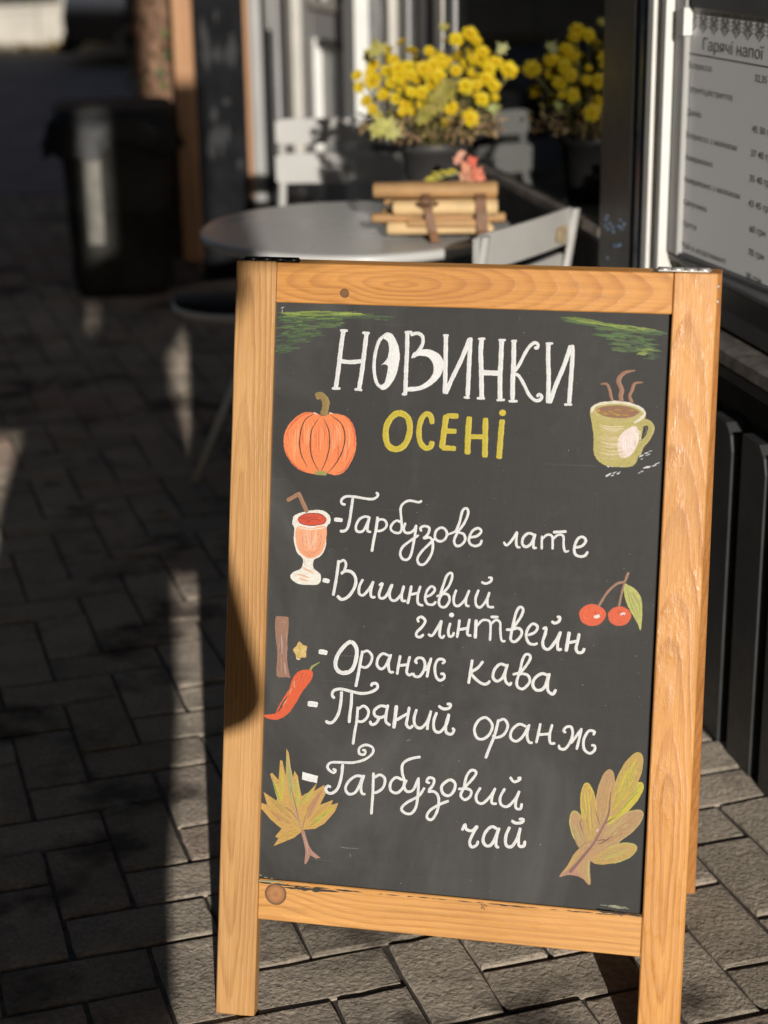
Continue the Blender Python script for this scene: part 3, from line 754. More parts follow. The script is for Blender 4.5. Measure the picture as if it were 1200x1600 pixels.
S(L3, 19, [(432, 362), (420, 440), (408, 513)], [(500, 372), (465, 415), (425, 445), (460, 490), (500, 515), (530, 510), (541, 492)])
S(L3, 19, [(644, 402), (607, 390), (571, 425), (561, 473), (586, 497), (622, 473), (651, 397)], [(653, 390), (636, 450), (640, 498), (665, 520), (676, 502)])
S(L3, 18, [(684, 456), (735, 438), (782, 380), (795, 342), (770, 328), (747, 360), (730, 430), (710, 498), (716, 533), (750, 545), (790, 502), (780, 462), (742, 450), (722, 460)])
S(L3, 20, [(907, 462), (866, 450), (822, 480), (810, 523), (836, 554), (880, 538), (912, 452)], [(914, 447), (902, 510), (906, 558), (935, 578), (955, 548)])
h.done()
h = Marks('lettering')
S(L4, 38, [(43, 438), (75, 440), (106, 446)])
S(L4, 19, [(212, 405), (196, 385), (206, 356), (250, 346), (310, 360), (380, 374), (438, 365), (478, 340), (474, 313), (446, 313), (441, 330)])
S(L4, 20, [(255, 360), (250, 430), (235, 500), (205, 548), (177, 558), (154, 545)], [(318, 370), (315, 440), (307, 500), (302, 558)])
S(L4, 18, [(356, 456), (350, 540), (336, 620), (326, 693)], [(358, 472), (393, 452), (422, 480), (416, 520), (385, 549), (350, 547)])
S(L4, 19, [(545, 443), (534, 500), (532, 550), (560, 574)], [(540, 458), (498, 452), (460, 480), (464, 513), (500, 524), (536, 508)], [(492, 525), (470, 560), (442, 568), (432, 545)])
S(L4, 24, [(598, 447), (590, 520), (581, 592)]); S(L4, 19, [(678, 457), (668, 520), (660, 568), (682, 590), (702, 572)], [(596, 542), (635, 518), (670, 498)])
S(L4, 19, [(724, 472), (708, 530), (716, 575), (750, 590), (790, 550), (815, 484)], [(815, 480), (796, 550), (790, 602)])
S(L4, 19, [(850, 490), (830, 550), (836, 603), (870, 615), (912, 562), (926, 504)], [(926, 500), (907, 570), (910, 618), (942, 628), (958, 602), (945, 590)], [(860, 450), (890, 470), (928, 465), (936, 442), (912, 440)])
h.done(); h = Marks('lettering')
S(C6, 15, [(265, 471), (227, 485), (204, 530), (217, 575), (250, 582), (284, 555), (297, 508), (265, 471)])
S(C6, 16, [(330, 480), (310, 560), (282, 630), (262, 683)]); S(C6, 15, [(328, 488), (360, 480), (378, 515), (356, 560), (316, 575), (298, 562)])
S(C6, 15, [(475, 518), (437, 505), (400, 535), (393, 575), (420, 594), (455, 570), (490, 507)], [(490, 505), (478, 560), (488, 598), (508, 602)])
S(C6, 15, [(548, 500), (538, 550), (526, 603)], [(610, 505), (596, 560), (600, 603), (626, 604)], [(536, 560), (598, 555)])
S(C6, 15, [(682, 548), (668, 540), (682, 520), (708, 520), (716, 555), (702, 600), (675, 634), (647, 630), (645, 612)], [(762, 525), (750, 580), (736, 638)], [(706, 605), (758, 535)], [(822, 562), (830, 545), (800, 540), (774, 585), (776, 635), (805, 657), (830, 640), (830, 617), (812, 615)])
h.done()
h = Marks('lettering')
h.poly([(292, 224), (388, 250), (380, 294), (287, 272)], WH, C7, smooth=False)
S(L5, 14, [(132, 172), (148, 178), (138, 192), (112, 175), (106, 155), (124, 138), (170, 137), (240, 138), (300, 122), (340, 90), (340, 60), (305, 46), (272, 62), (272, 92), (298, 96), (302, 76), (286, 72)])
S(L5, 16, [(185, 145), (178, 210), (160, 270), (132, 297), (107, 295), (96, 275), (108, 260), (124, 268)])
S(L5, 15, [(293, 212), (255, 208), (217, 235), (199, 273), (217, 302), (255, 288), (292, 207)], [(296, 202), (280, 260), (285, 299), (304, 302)])
S(L5, 15, [(345, 190), (342, 290), (338, 350), (334, 408)], [(345, 218), (380, 202), (405, 225), (395, 268), (360, 294), (340, 290)])
S(L5, 15, [(498, 230), (462, 216), (434, 245), (435, 283), (465, 297), (494, 275), (506, 240), (495, 190), (496, 150), (520, 126), (560, 113), (591, 109)])
S(L5, 15, [(518, 227), (505, 262), (520, 289), (552, 280), (580, 218)], [(580, 215), (577, 300), (566, 370), (540, 404), (507, 400), (491, 376), (520, 346), (580, 312), (612, 268)])
S(L5, 15, [(640, 245), (622, 238), (634, 217), (660, 225), (655, 255), (632, 283)], [(628, 290), (662, 290), (684, 320), (680, 380), (655, 430), (632, 434), (623, 415), (642, 385), (690, 356), (738, 337)])
S(L5, 16, [(742, 228), (770, 247), (764, 285), (737, 311), (707, 298), (701, 260), (742, 228)])
S(L5, 15, [(822, 266), (868, 215), (880, 188), (855, 178), (830, 210), (815, 270), (799, 308), (820, 332), (848, 315), (854, 287), (830, 274), (786, 276)])
S(L5, 15, [(903, 267), (880, 310), (886, 343), (915, 350), (955, 312), (980, 273)], [(980, 270), (962, 318), (963, 350), (988, 352)])
S(L5, 15, [(1030, 272), (1005, 320), (1011, 358), (1045, 366), (1085, 325), (1105, 288)], [(1105, 285), (1087, 340), (1087, 374), (1110, 380), (1118, 350)], [(1056, 213), (1076, 238), (1103, 230), (1111, 217), (1095, 220)])
h.done(); h = Marks('lettering')
S(L5, 16, [(806, 492), (822, 460), (828, 485), (858, 493), (886, 467)], [(888, 467), (860, 515), (846, 552), (856, 578), (882, 568), (890, 545)])
S(L5, 17, [(990, 485), (960, 472), (926, 505), (916, 548), (936, 573), (965, 558), (1000, 480)], [(1000, 477), (985, 530), (984, 573), (1000, 580)])
S(L5, 17, [(1055, 472), (1035, 520), (1036, 568), (1065, 575), (1094, 532), (1110, 480)], [(1110, 477), (1100, 530), (1104, 572), (1128, 572), (1134, 545)], [(1064, 440), (1085, 453), (1118, 450), (1125, 434), (1102, 433)])
h.done()

# ---- drawings
d = Marks('pumpkin_drawing')
OR = (.86, .235, .075); ORL = (.92, .33, .13); ORD = (.72, .13, .04); OLV = (.30, .20, .06); LN = (.035, .02, .015)
d.poly([(270, 656), (200, 657), (130, 710), (92, 780), (90, 860), (118, 930), (170, 985), (230, 1008), (290, 1018), (340, 1010), (390, 1022), (440, 1003), (482, 945), (510, 870), (508, 780), (485, 710), (440, 672), (370, 660), (320, 676)], OR, C1, ang=1.5)
r = random.Random(2)
for _ in range(46):
    x = r.uniform(120, 480); t = (x-300)/210; y0 = r.uniform(690, 800)+60*t*t; y1 = y0+r.uniform(60, 180)
    if y1 > 990-90*t*t: y1 = 990-90*t*t
    b_ = 1 + .0009*((y0+y1)/2-840)
    d.stroke([(x, y0), (300+(x-300)*1.04, (y0+y1)/2), (x-6*t, y1)], r.uniform(6, 16), r.choice([ORL, OR, (.80, .18, .05), (.88, .28, .12)]), lens, C1, .15)
for p in ([(270, 657), (205, 665), (140, 720), (100, 790)], [(95, 860), (122, 925), (170, 978), (225, 1000)], [(440, 675), (482, 712), (503, 775), (505, 860)], [(500, 890), (475, 940), (440, 995), (390, 1014)]): d.stroke(p, 9, (.74, .14, .05), lens, C1)
for p in ([(290, 690), (252, 760), (244, 860), (262, 940), (295, 998)], [(322, 690), (352, 760), (356, 850), (338, 930), (308, 996)], [(265, 662), (212, 700), (184, 790), (188, 890), (226, 975)], [(360, 667), (425, 720), (447, 795), (432, 880), (392, 955), (350, 1005)]): d.stroke(p, 7.5, LN, lens, C1)
d.stroke([(262, 655), (285, 665)], 8, (.8, .6, .5), None, C1); d.stroke([(352, 657), (375, 660)], 7, (.8, .6, .5), None, C1)
d.stroke([(275, 562), (308, 555), (334, 590), (330, 640), (318, 672)], 42, OLV, None, C1)
for k in range(7): d.stroke([(280+k*5, 556+k*3), (312+k*3, 575), (322+k*3, 610), (308+k*5, 665)], 6, r.choice([(.36, .28, .10), (.42, .24, .09), (.25, .22, .10)]), lens, C1)
d.stroke([(272, 1008), (340, 1011)], 24, (.34, .32, .09), None, C1)
d.done()

d = Marks('mug_drawing')
OL = (.44, .38, .115); CR = (.78, .66, .45)
d.poly([(684, 640), (693, 720), (703, 800), (704, 890), (738, 945), (800, 970), (920, 972), (960, 930), (966, 870), (985, 790), (1002, 700), (1005, 655), (955, 615), (850, 594), (745, 600)], OL, C2)
d.stroke([(975, 722), (1015, 712), (1042, 742), (1022, 800), (985, 845), (958, 905)], 36, OL, None, C2)
d.stroke([(990, 745), (1008, 740), (1010, 765), (988, 800)], 9, (.10, .09, .07), lens, C2)
for k in range(22):
    y = 725+k*9; x0 = 730+r.uniform(-8, 20); d.stroke([(x0, y), (x0+60, y+14+r.uniform(-3, 3)), (x0+150, y+10+r.uniform(-4, 4))], r.uniform(5, 9), r.choice([(.62, .50, .27), (.70, .58, .36), (.55, .45, .2)]), lens, C2, .2)
d.poly([(885, 762), (940, 732), (966, 760), (964, 830), (930, 895), (882, 922), (850, 900), (842, 830), (860, 790)], (.78, .64, .60), C2, ang=.8)
for k in range(14):
    x = 862+k*7; d.stroke([(x, 770+abs(k-6)*6), (x-6, 830), (x+2, 900-k*4)], 5, r.choice([(.85, .75, .72), (.62, .47, .50), (.80, .62, .55), (.9, .82, .78)]), lens, C2, .2)
for k in range(9):
    d.stroke([(925+k*5, 745+k*4), (962-k*1, 790+k*6)], 6, (.86, .80, .68), lens, C2, .25)
d.stroke([(693, 655), (700, 625), (745, 603), (850, 595), (950, 616), (1002, 655), (980, 690), (940, 715)], 16, (.76, .70, .56), None, C2, .15)
d.stroke([(700, 645), (730, 680), (830, 705), (930, 690), (985, 660)], 22, (.50, .42, .16), None, C2, .1)
d.poly([(722, 640), (760, 620), (850, 612), (930, 628), (975, 655), (940, 680), (850, 688), (760, 672)], (.26, .13, .07), C2)
for k in range(20): 
    x = r.uniform(745, 930); y = 650+r.uniform(-22, 24)*(1-abs(x-850)/190); d.stroke([(x-25, y), (x+25, y+r.uniform(-5, 6))], r.uniform(5, 10), r.choice([(.55, .38, .04), (.48, .28, .04), (.35, .16, .08), (.3, .16, .07)]), lens, C2, .3)
d.stroke([(725, 645), (740, 640)], 14, (.75, .25, .12), None, C2)
for k in range(6): d.stroke([(958+k*3, 760+k*12), (985, 770+k*11)], 5, (.85, .8, .7), lens, C2, .3)
ST = (.33, .165, .10)
d.stroke([(742, 488), (780, 488), (798, 525), (805, 560), (815, 588)], 17, ST, lambda t: .35+.65*min(1, t*3), C2)
d.stroke([(948, 407), (885, 422), (850, 465), (868, 520), (862, 560), (868, 590)], 27, ST, lambda t: .3+.7*min(1, t*2.5), C2)
d.stroke([(992, 478), (945, 484), (928, 525), (914, 560), (930, 598)], 19, ST, lambda t: .35+.65*min(1, t*3), C2)
for k in range(26):
    if k < 9: x = 770+r.uniform(0, 70); y = 1030-(x-770)*.25+r.uniform(-8, 6)
    elif k < 19: x = 930+r.uniform(0, 130); y = 1020-(x-930)*.42+r.uniform(-16, 14)
    else: x = 965+r.uniform(0, 80); y = 925-(x-965)*.55+r.uniform(-14, 12)
    L_ = r.uniform(12, 38); d.stroke([(x, y), (x+L_, y-L_*r.uniform(.25, .6))], r.uniform(3, 7), (.72, .72, .72), lens, C2, .3)
for x in (780, 800, 860): d.stroke([(x, 968), (x+18, 974)], 6, (.7, .7, .7), lens, C2, .3)
d.done()

d = Marks('latte_glass_drawing')
CW = (.80, .76, .68); PE = (.84, .38, .20); PEL = (.86, .53, .36)
d.poly([(160, 265), (175, 235), (240, 212), (330, 200), (385, 215), (412, 250), (408, 290), (386, 318), (382, 440), (348, 508), (302, 535), (300, 590), (345, 630), (346, 680), (310, 702), (200, 695), (145, 655), (158, 620), (215, 592), (230, 530), (188, 482), (168, 400), (172, 322), (158, 295)], CW, C3)
d.poly([(188, 315), (280, 322), (382, 312), (377, 430), (342, 498), (280, 524), (222, 500), (184, 430)], PE, C3)
for k in range(26):
    x = r.uniform(198, 370); y0 = r.uniform(325, 380); d.stroke([(x, y0), (280+(x-280)*.96, y0+50), (280+(x-280)*.75, y0+r.uniform(80, 120))], r.uniform(6, 12), r.choice([PE, (.80, .32, .16), PEL, (.88, .45, .27)]), lens, C3, .2)
for k in range(3): d.stroke([(195+k*16, 420+k*6), (225+k*10, 480), (280, 510-k*14), (330-k*8, 480), (368-k*14, 420)], 8, r.choice([(.80, .33, .17), PEL]), lens, C3)
d.stroke([(250, 325), (262, 400), (272, 465)], 12, PEL, lens, C3); d.stroke([(318, 325), (300, 400), (276, 462)], 12, PEL, lens, C3)
d.stroke([(195, 318), (280, 330), (375, 318)], 9, (.85, .74, .62), None, C3)
d.poly([(193, 262), (225, 232), (290, 220), (350, 228), (386, 258), (372, 290), (310, 306), (240, 300), (205, 285)], (.62, .075, .03), C3)
for k in range(12):
    x = r.uniform(230, 340); y = 262+r.uniform(-26, 26); d.stroke([(x-30, y), (x, y-6), (x+34, y+2)], r.uniform(6, 11), r.choice([(.75, .10, .04), (.55, .06, .03), (.68, .09, .04)]), lens, C3, .2)
d.stroke([(196, 262), (225, 234), (290, 222), (350, 230), (384, 258), (370, 290), (310, 304), (240, 300), (200, 280)], 5, (.22, .03, .02), None, C3, .2)
for p in ([(225, 268), (290, 246), (330, 256)], [(250, 280), (300, 262), (350, 275)]): d.stroke(p, 4, (.25, .03, .02), lens, C3)
d.stroke([(122, 138), (202, 92), (258, 218)], 27, (.36, .185, .10), None, C3, .04, sharp=True)
for p in ([(222, 580), (262, 605), (300, 622)], [(190, 630), (235, 642), (272, 655)], [(200, 655), (240, 670), (268, 676)]): d.stroke(p, 15, (.80, .52, .36), lens, C3)
d.stroke([(240, 530), (245, 575)], 8, (.6, .57, .5), lens, C3)
d.done()

d = Marks('cinnamon_drawing')
BR = (.31, .165, .105)
d.poly([(122, 62), (135, 50), (170, 53), (200, 56), (204, 75), (203, 130), (196, 220), (195, 330), (208, 410), (214, 438), (195, 432), (140, 432), (128, 400), (133, 280), (120, 150)], BR, C5, ang=1.5)
for k in range(24):
    x = r.uniform(132, 195); y = r.uniform(70, 330); d.stroke([(x, y), (x+r.uniform(-3, 3), y+40), (x+r.uniform(-3, 3), y+r.uniform(60, 110))], r.uniform(3, 7), r.choice([(.36, .20, .13), (.24, .12, .08), (.40, .24, .17), (.28, .15, .12)]), lens, C5, .2)
d.stroke([(158, 168), (162, 220), (162, 290)], 7, (.50, .36, .36), lens, C5); d.stroke([(150, 90), (172, 85), (188, 96)], 8, (.42, .25, .17), lens, C5); d.stroke([(178, 340), (182, 380), (190, 420)], 9, (.48, .32, .27), lens, C5)
d.done()
d = Marks('spice_flower_drawing')
pts = [(278+(50 if k % 2 == 0 else 38)*cos(k*pi/5-.5)*.95, 268+(60 if k % 2 == 0 else 42)*sin(k*pi/5-.5)) for k in range(10)]
d.poly(pts, (.62, .42, .16), C5)
for k in range(5):
    a = k*2*pi/5-.5; d.stroke([(278, 268), (278+34*cos(a), 268+42*sin(a))], 24, r.choice([(.66, .46, .10), (.70, .50, .22), (.60, .42, .09)]), None, C5, .1)
d.stroke([(268, 300), (282, 262), (300, 240)], 12, (.60, .48, .05), lens, C5); d.stroke([(250, 310), (262, 322), (280, 318)], 6, (.75, .65, .5), lens, C5)
d.done()
d = Marks('chilli_drawing')
RD = (.70, .105, .03)
d.poly([(322, 386), (290, 388), (255, 405), (225, 450), (205, 520), (178, 595), (130, 655), (56, 668), (62, 685), (130, 698), (195, 665), (245, 600), (292, 520), (345, 450), (356, 405), (342, 388)], RD, C5, ang=2.2)
for k in range(20):
    t = r.random(); x = 320-190*t; y = 415+235*t*t*.6+90*t; d.stroke([(x+14, y-30), (x, y), (x-18, y+34)], r.uniform(6, 12), r.choice([(.76, .13, .04), (.62, .08, .025), (.72, .12, .035)]), lens, C5, .2)
for p in ([(240, 450), (236, 480), (246, 500)], [(200, 565), (180, 590), (168, 612)], [(225, 500), (215, 520), (210, 545)]): d.stroke(p, 10, (.66, .30, .14), lens, C5, .3)
d.stroke([(338, 388), (352, 366), (375, 352), (400, 338)], 17, (.33, .34, .10), lambda t: 1-.7*t, C5); d.stroke([(345, 376), (362, 358), (385, 345)], 6, (.5, .5, .2), lens, C5)
d.done()
d = Marks('cherry_drawing')
for (cx, cy, rx, ry) in ((752, 703, 69, 57), (893, 709, 60, 51)):
    d.poly([(cx+rx*cos(k*pi/8)*(1.03 if k % 3 == 0 else .98), cy+ry*sin(k*pi/8)) for k in range(16)], (.68, .105, .035), C4)
    for k in range(9): 
        a = r.uniform(0, 6.28); q = r.uniform(.2, .75); d.stroke([(cx+rx*q*cos(a), cy+ry*q*sin(a)), (cx+rx*q*cos(a+.5), cy+ry*q*sin(a+.5)), (cx+rx*q*cos(a+1), cy+ry*q*sin(a+1))], 11, r.choice([(.74, .13, .04), (.60, .08, .03)]), lens, C4, .2)
BS = (.34, .19, .12)
d.stroke([(782, 660), (830, 585), (880, 540), (918, 530), (930, 505), (940, 480)], 13, BS, None, C4); d.stroke([(890, 658), (902, 600), (918, 540)], 12, BS, None, C4)
d.stroke([(760, 712), (775, 712), (790, 705)], 17, (.80, .74, .70), None, C4); d.stroke([(898, 702), (912, 696), (924, 696)], 12, (.80, .72, .74), None, C4); d.stroke([(898, 700), (915, 706)], 5, (.3, .12, .2), None, C4)
d.poly([(918, 540), (940, 548), (975, 568), (1005, 612), (1012, 680), (1004, 782), (985, 742), (945, 672), (920, 605)], (.46, .46, .13), C4, ang=1.0)
for p in ([(925, 550), (960, 620), (998, 720)], [(935, 580), (955, 650), (990, 730)], [(960, 580), (995, 640), (1000, 700)]): d.stroke(p, 9, (.36, .38, .10), lens, C4, .2)
d.stroke([(945, 590), (965, 600), (985, 640)], 7, (.42, .33, .14), lens, C4)
d.done()
d = Marks('maple_leaf_drawing')
OC = (.55, .33, .09); OY = (.60, .47, .06); OB = (.48, .25, .10); PK = (.42, .22, .16)
d.poly([(190, 75), (205, 105), (218, 200), (232, 262), (240, 216), (262, 250), (275, 330), (285, 375), (330, 350), (380, 295), (362, 345), (425, 305), (440, 350), (400, 430), (482, 400), (468, 430), (515, 418), (495, 470), (430, 545), (370, 580), (300, 585), (240, 635), (110, 688), (140, 640), (120, 628), (160, 580), (90, 520), (22, 440), (28, 415), (70, 430), (48, 350), (130, 405), (132, 370), (88, 240), (100, 228), (142, 275), (150, 150), (166, 155), (185, 250)], OC, C7, smooth=False, wob=.3)
L_Y = [(.45, .42, .09), (.56, .47, .04), (.50, .42, .10)]
for (a, b2, n, cs, wd) in [((190, 90), (240, 440), 7, [(.40, .37, .13), (.46, .38, .12)], 30), ((158, 165), (165, 420), 5, L_Y, 20), ((95, 240), (150, 420), 6, L_Y+[(.28, .33, .07)], 20), ((252, 240), (265, 450), 6, L_Y, 24), ((370, 310), (280, 440), 4, L_Y, 22), ((425, 320), (310, 520), 8, [OB, (.52, .29, .12), (.45, .24, .13)], 34), ((475, 408), (330, 530), 5, [OC, (.5, .36, .1)], 20), ((505, 430), (330, 570), 8, L_Y+[(.38, .34, .05)], 26), ((60, 365), (240, 510), 7, [OC, OB, (.5, .32, .08)], 34), ((35, 425), (240, 560), 7, [OC, (.58, .36, .10), OB], 30), ((130, 650), (270, 590), 7, [OC, (.56, .37, .08)], 34)]:
    for k in range(n):
        o_ = r.uniform(-.5, .5); nx, ny = (b2[1]-a[1]), -(b2[0]-a[0]); ll = math.hypot(nx, ny); nx /= ll; ny /= ll
        t0 = r.uniform(.06, .3); t1 = r.uniform(.7, 1.0)
        p0 = (a[0]+(b2[0]-a[0])*t0+nx*wd*o_*t0*1.6, a[1]+(b2[1]-a[1])*t0+ny*wd*o_*t0*1.6); p1 = (a[0]+(b2[0]-a[0])*t1+nx*wd*o_*1.3, a[1]+(b2[1]-a[1])*t1+ny*wd*o_*1.3)
        d.stroke([p0, ((p0[0]+p1[0])/2+r.uniform(-3, 3), (p0[1]+p1[1])/2), p1], r.uniform(8, wd*.6), r.choice(cs), lens, C7, .15)
d.stroke([(215, 315), (245, 420), (285, 590)], 6, (.24, .13, .10), lens, C7); d.stroke([(150, 425), (220, 470), (275, 545)], 5, (.28, .16, .10), lens, C7); d.stroke([(320, 470), (300, 540), (290, 585)], 5, (.3, .16, .12), lens, C7)
d.stroke([(232, 430), (255, 490), (280, 570)], 9, (.45, .30, .25), lens, C7)
d.poly([(280, 590), (302, 590), (330, 680), (350, 715), (405, 762), (375, 765), (340, 745), (328, 775), (312, 802), (303, 795), (310, 720), (303, 680)], (.40, .215, .16), C7, smooth=False, wob=.2)
d.stroke([(295, 610), (318, 680), (322, 740)], 7, (.5, .32, .27), lens, C7); d.stroke([(345, 720), (375, 755)], 6, (.5, .3, .3), lens, C7)
d.done()
d = Marks('oak_leaf_drawing')
def lobe(a, b2, w, col, n, cols, edge):
    dx, dy = b2[0]-a[0], b2[1]-a[1]; ll = math.hypot(dx, dy); ux, uy = dx/ll, dy/ll; nx, ny = -uy, ux
    pts = []
    for k in range(18):
        an = 2*pi*k/18; q = cos(an); s_ = sin(an)
        wdt = w/2*(.86+.14*q) if q < .3 else w/2*.93
        pts.append((a[0]+dx*(.5+.5*q)+nx*wdt*s_, a[1]+dy*(.5+.5*q)+ny*wdt*s_))
    d.poly(pts, col, C8, ang=math.atan2(dy, dx))
    d.stroke([pts[k] for k in range(5, -1, -1)]+[pts[k] for k in range(17, 12, -1)], 6, edge, None, C8, .2)
    for k in range(n):
        o_ = r.uniform(-.8, .8); t0 = r.uniform(.1, .4); t1 = r.uniform(.65, .96); m_ = (1-o_*o_*.3)
        P0 = (a[0]+dx*t0+nx*w*.40*o_*.7, a[1]+dy*t0+ny*w*.40*o_*.7); P1 = (a[0]+dx*t1*m_+nx*w*.40*o_, a[1]+dy*t1*m_+ny*w*.40*o_)
        d.stroke([P0, ((P0[0]+P1[0])/2+nx*3*o_, (P0[1]+P1[1])/2+ny*3*o_), P1], r.uniform(4, 9), r.choice(cols), lens, C8, .2)
OCH = (.47, .31, .09); OBR = (.44, .265, .125); YE = (.62, .50, .04); YG2 = (.46, .44, .12)
d.poly([(800, 640), (760, 560), (800, 440), (860, 390), (930, 400), (985, 450), (970, 540), (900, 620), (840, 660)], OBR, C8)
lobe((820, 655), (1048, 578), 100, OCH, 14, [(.44, .31, .13), (.5, .36, .12), YG2, (.46, .3, .12)], YG2)
lobe((790, 620), (720, 392), 92, OBR, 12, [(.46, .32, .14), (.40, .34, .13), (.42, .27, .12)], YG2)
lobe((820, 590), (1078, 395), 118, OBR, 16, [(.46, .28, .14), (.42, .25, .12), (.5, .36, .15)], (.5, .38, .16))
lobe((890, 460), (1078, 245), 92, (.52, .43, .06), 14, [YE, (.34, .36, .05), (.60, .54, .06)], YE)
lobe((850, 520), (910, 175), 100, OBR, 14, [(.46, .28, .12), (.42, .25, .1), (.5, .31, .12)], (.48, .32, .12))
lobe((815, 560), (788, 245), 90, OCH, 14, [YE, (.5, .34, .1), (.56, .40, .05), (.44, .28, .1)], (.60, .45, .06))
lobe((915, 420), (1065, 88), 120, OCH, 22, [(.52, .42, .07), YE, (.48, .36, .1), (.40, .32, .08), (.55, .46, .05)], (.52, .38, .10))
for p in ([(950, 300), (1000, 200), (1045, 120)], [(985, 330), (1040, 200), (1062, 145)], [(930, 380), (990, 310), (1020, 290)], [(950, 425), (1000, 360), (1060, 290)], [(770, 290), (795, 265), (815, 285), (800, 360)]): d.stroke(p, 6, YE, lens, C8, .2)
d.poly([(645, 732), (690, 670), (725, 610), (780, 560), (840, 540), (835, 590), (812, 640), (806, 690), (810, 768), (795, 770), (770, 742), (740, 728), (690, 722)], OBR, C8, ang=-.9)
d.poly([(645, 732), (680, 700), (720, 690), (755, 720), (775, 745), (740, 728), (690, 722)], (.42, .22, .15), C8)
d.stroke([(800, 640), (795, 700), (800, 765)], 12, (.45, .40, .14), lens, C8); d.stroke([(665, 715), (720, 640), (760, 585)], 8, (.55, .38, .10), lens, C8)
VN = (.24, .125, .10)
d.stroke([(700, 710), (760, 640), (830, 550), (880, 460), (905, 400), (915, 290)], 19, VN, lambda t: 1-.75*t, C8)
d.stroke([(720, 690), (790, 600), (850, 510), (895, 420)], 8, (.42, .26, .22), lens, C8); 
for (x, y) in [(832, 545), (845, 490), (800, 590), (740, 660)]: d.stroke([(x-7, y+8), (x+7, y-8)], 7, (.72, .58, .54), lens, C8)
for p in ([(860, 465), (842, 410), (835, 380)], [(870, 470), (910, 440), (940, 420)], [(840, 545), (880, 540), (905, 545)], [(845, 560), (870, 555), (925, 520)], [(770, 500), (755, 450), (765, 435)]): d.stroke(p, 5, VN, lens, C8)
d.done()
# ------------------------------------------------------------------ THE CAFE FRONT
YF = 0.214963
B0 = Vector((.549, 2.856, 0))
fdv = Vector((-sin(YF), cos(YF), 0)); fnv = Vector((-cos(YF), -sin(YF), 0))
MF = Matrix((-fdv, -fnv, Vector((0, 0, 1)))).transposed().to_4x4(); MF.translation = B0
cafe = empty('cafe_building', 'dark grey cafe front with large window, grey door and slatted base', 'building', matrix=MF)
def FS(px, py=150.0, out=0.0):
    d = ray(px, py); t = ((B0 + fnv*out - CAM).dot(fnv)) / d.dot(fnv); P = CAM + d*t - B0
    return P.dot(fdv), P.z
# local coordinates of the front: X = -s (towards the street corner near the camera), Y = into the wall, Z = up
def FB(name, s0, s1, y0, y1, z0, z1, m, parent=cafe, bev=0.0):
    return MB().box(-s0, -s1, y0, y1, z0, z1, bev=bev).build(name, m, parent)
# lower wall behind the slats, beam, ledge
FB('base_wall', -2.4, 1.70, .035, .10, 0, .62, M_black)
FB('top_beam', -2.4, 1.70, .012, .10, .585, .627, M_black)
FB('ledge_trim', -2.4, .56, -.004, .030, .633, .655, M_dgrey, bev=.003)
FB('ledge', -2.4, .56, -.022, .06, .664, .692, M_sill, bev=.004)
FB('lower_panel', -2.4, .56, .022, .09, .70, .775, M_charcoal)
FB('menu_rail', -2.4, .33, .004, .06, .776, .788, M_dgrey, bev=.003)
sb = MB(); 
poly = [(0, 0), (.092, 0), (.092, .520), (.084, .545), (.064, .562), (0, .562)]
k = 0
s_ = -2.3
slat_me = None
while s_ < 1.6:
    b = MB(); pl = [(-s_-.092+x, z) for x, z in poly]
    n = len(pl); vs = [(x, .0, z) for x, z in pl] + [(x, .05, z) for x, z in pl]
    b.add(vs, [tuple(range(n)), tuple(range(2*n-1, n-1, -1))] + [(i, n+i, n+(i+1) % n, (i+1) % n) for i in range(n)])
    b.build('slat', M_slat, cafe); s_ += .131
# wall below the big window
FB('window_apron', .56, 1.72, .02, .10, 0, .745, M_charcoal)
FB('window_sill', .56, 1.74, -.016, .07, .757, .777, M_sill, bev=.003)
FB('sill_trim', .56, 1.74, .008, .05, .735, .752, M_dgrey, bev=.003)
# window
FB('window_pane', .560, 1.63, .000, .004, .778, 2.30, M_glass)
FB('window_frame', .545, .575, .03, .08, .778, 2.30, M_dgrey)
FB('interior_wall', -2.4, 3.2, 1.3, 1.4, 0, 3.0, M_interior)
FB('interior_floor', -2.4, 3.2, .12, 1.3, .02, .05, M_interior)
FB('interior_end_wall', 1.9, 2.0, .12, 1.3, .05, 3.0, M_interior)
# a window seat and jars glimpsed inside
FB('counter', .60, 1.7, .30, .62, .40, .43, M_dgrey)
# dark post between window and menu
pz0, pz1 = .70, 2.5
FB('window_post', FS(1000)[0], FS(950)[0], -.012, .09, pz0, pz1, M_charcoal, bev=.004)
FB('metal_strip', FS(1008)[0], FS(1001)[0], -.006, .05, pz0, pz1, M_blue)
FB('post_return', FS(1022)[0], FS(1008)[0], .004, .08, pz0, pz1, M_charcoal)
# dirty blue marks low on the post
bm_ = MB(); rr = random.Random(6)
for i in range(16):
    s0, z0 = FS(952+rr.uniform(2, 34), 338+rr.uniform(-8, 26) + (50 if i > 11 else 0))
    w_ = rr.uniform(.004, .016); h_ = rr.uniform(.002, .005)
    bm_.box(-s0, -s0+w_, -.0128-.0001*i, -.0121, z0, z0+h_)
M_bluepaint = plain('blue_paint_smear', (.20, .30, .48), .5, var=.3, vscale=60)
bm_.build('paint_smears', M_bluepaint, cafe)['kind'] = 'stuff'
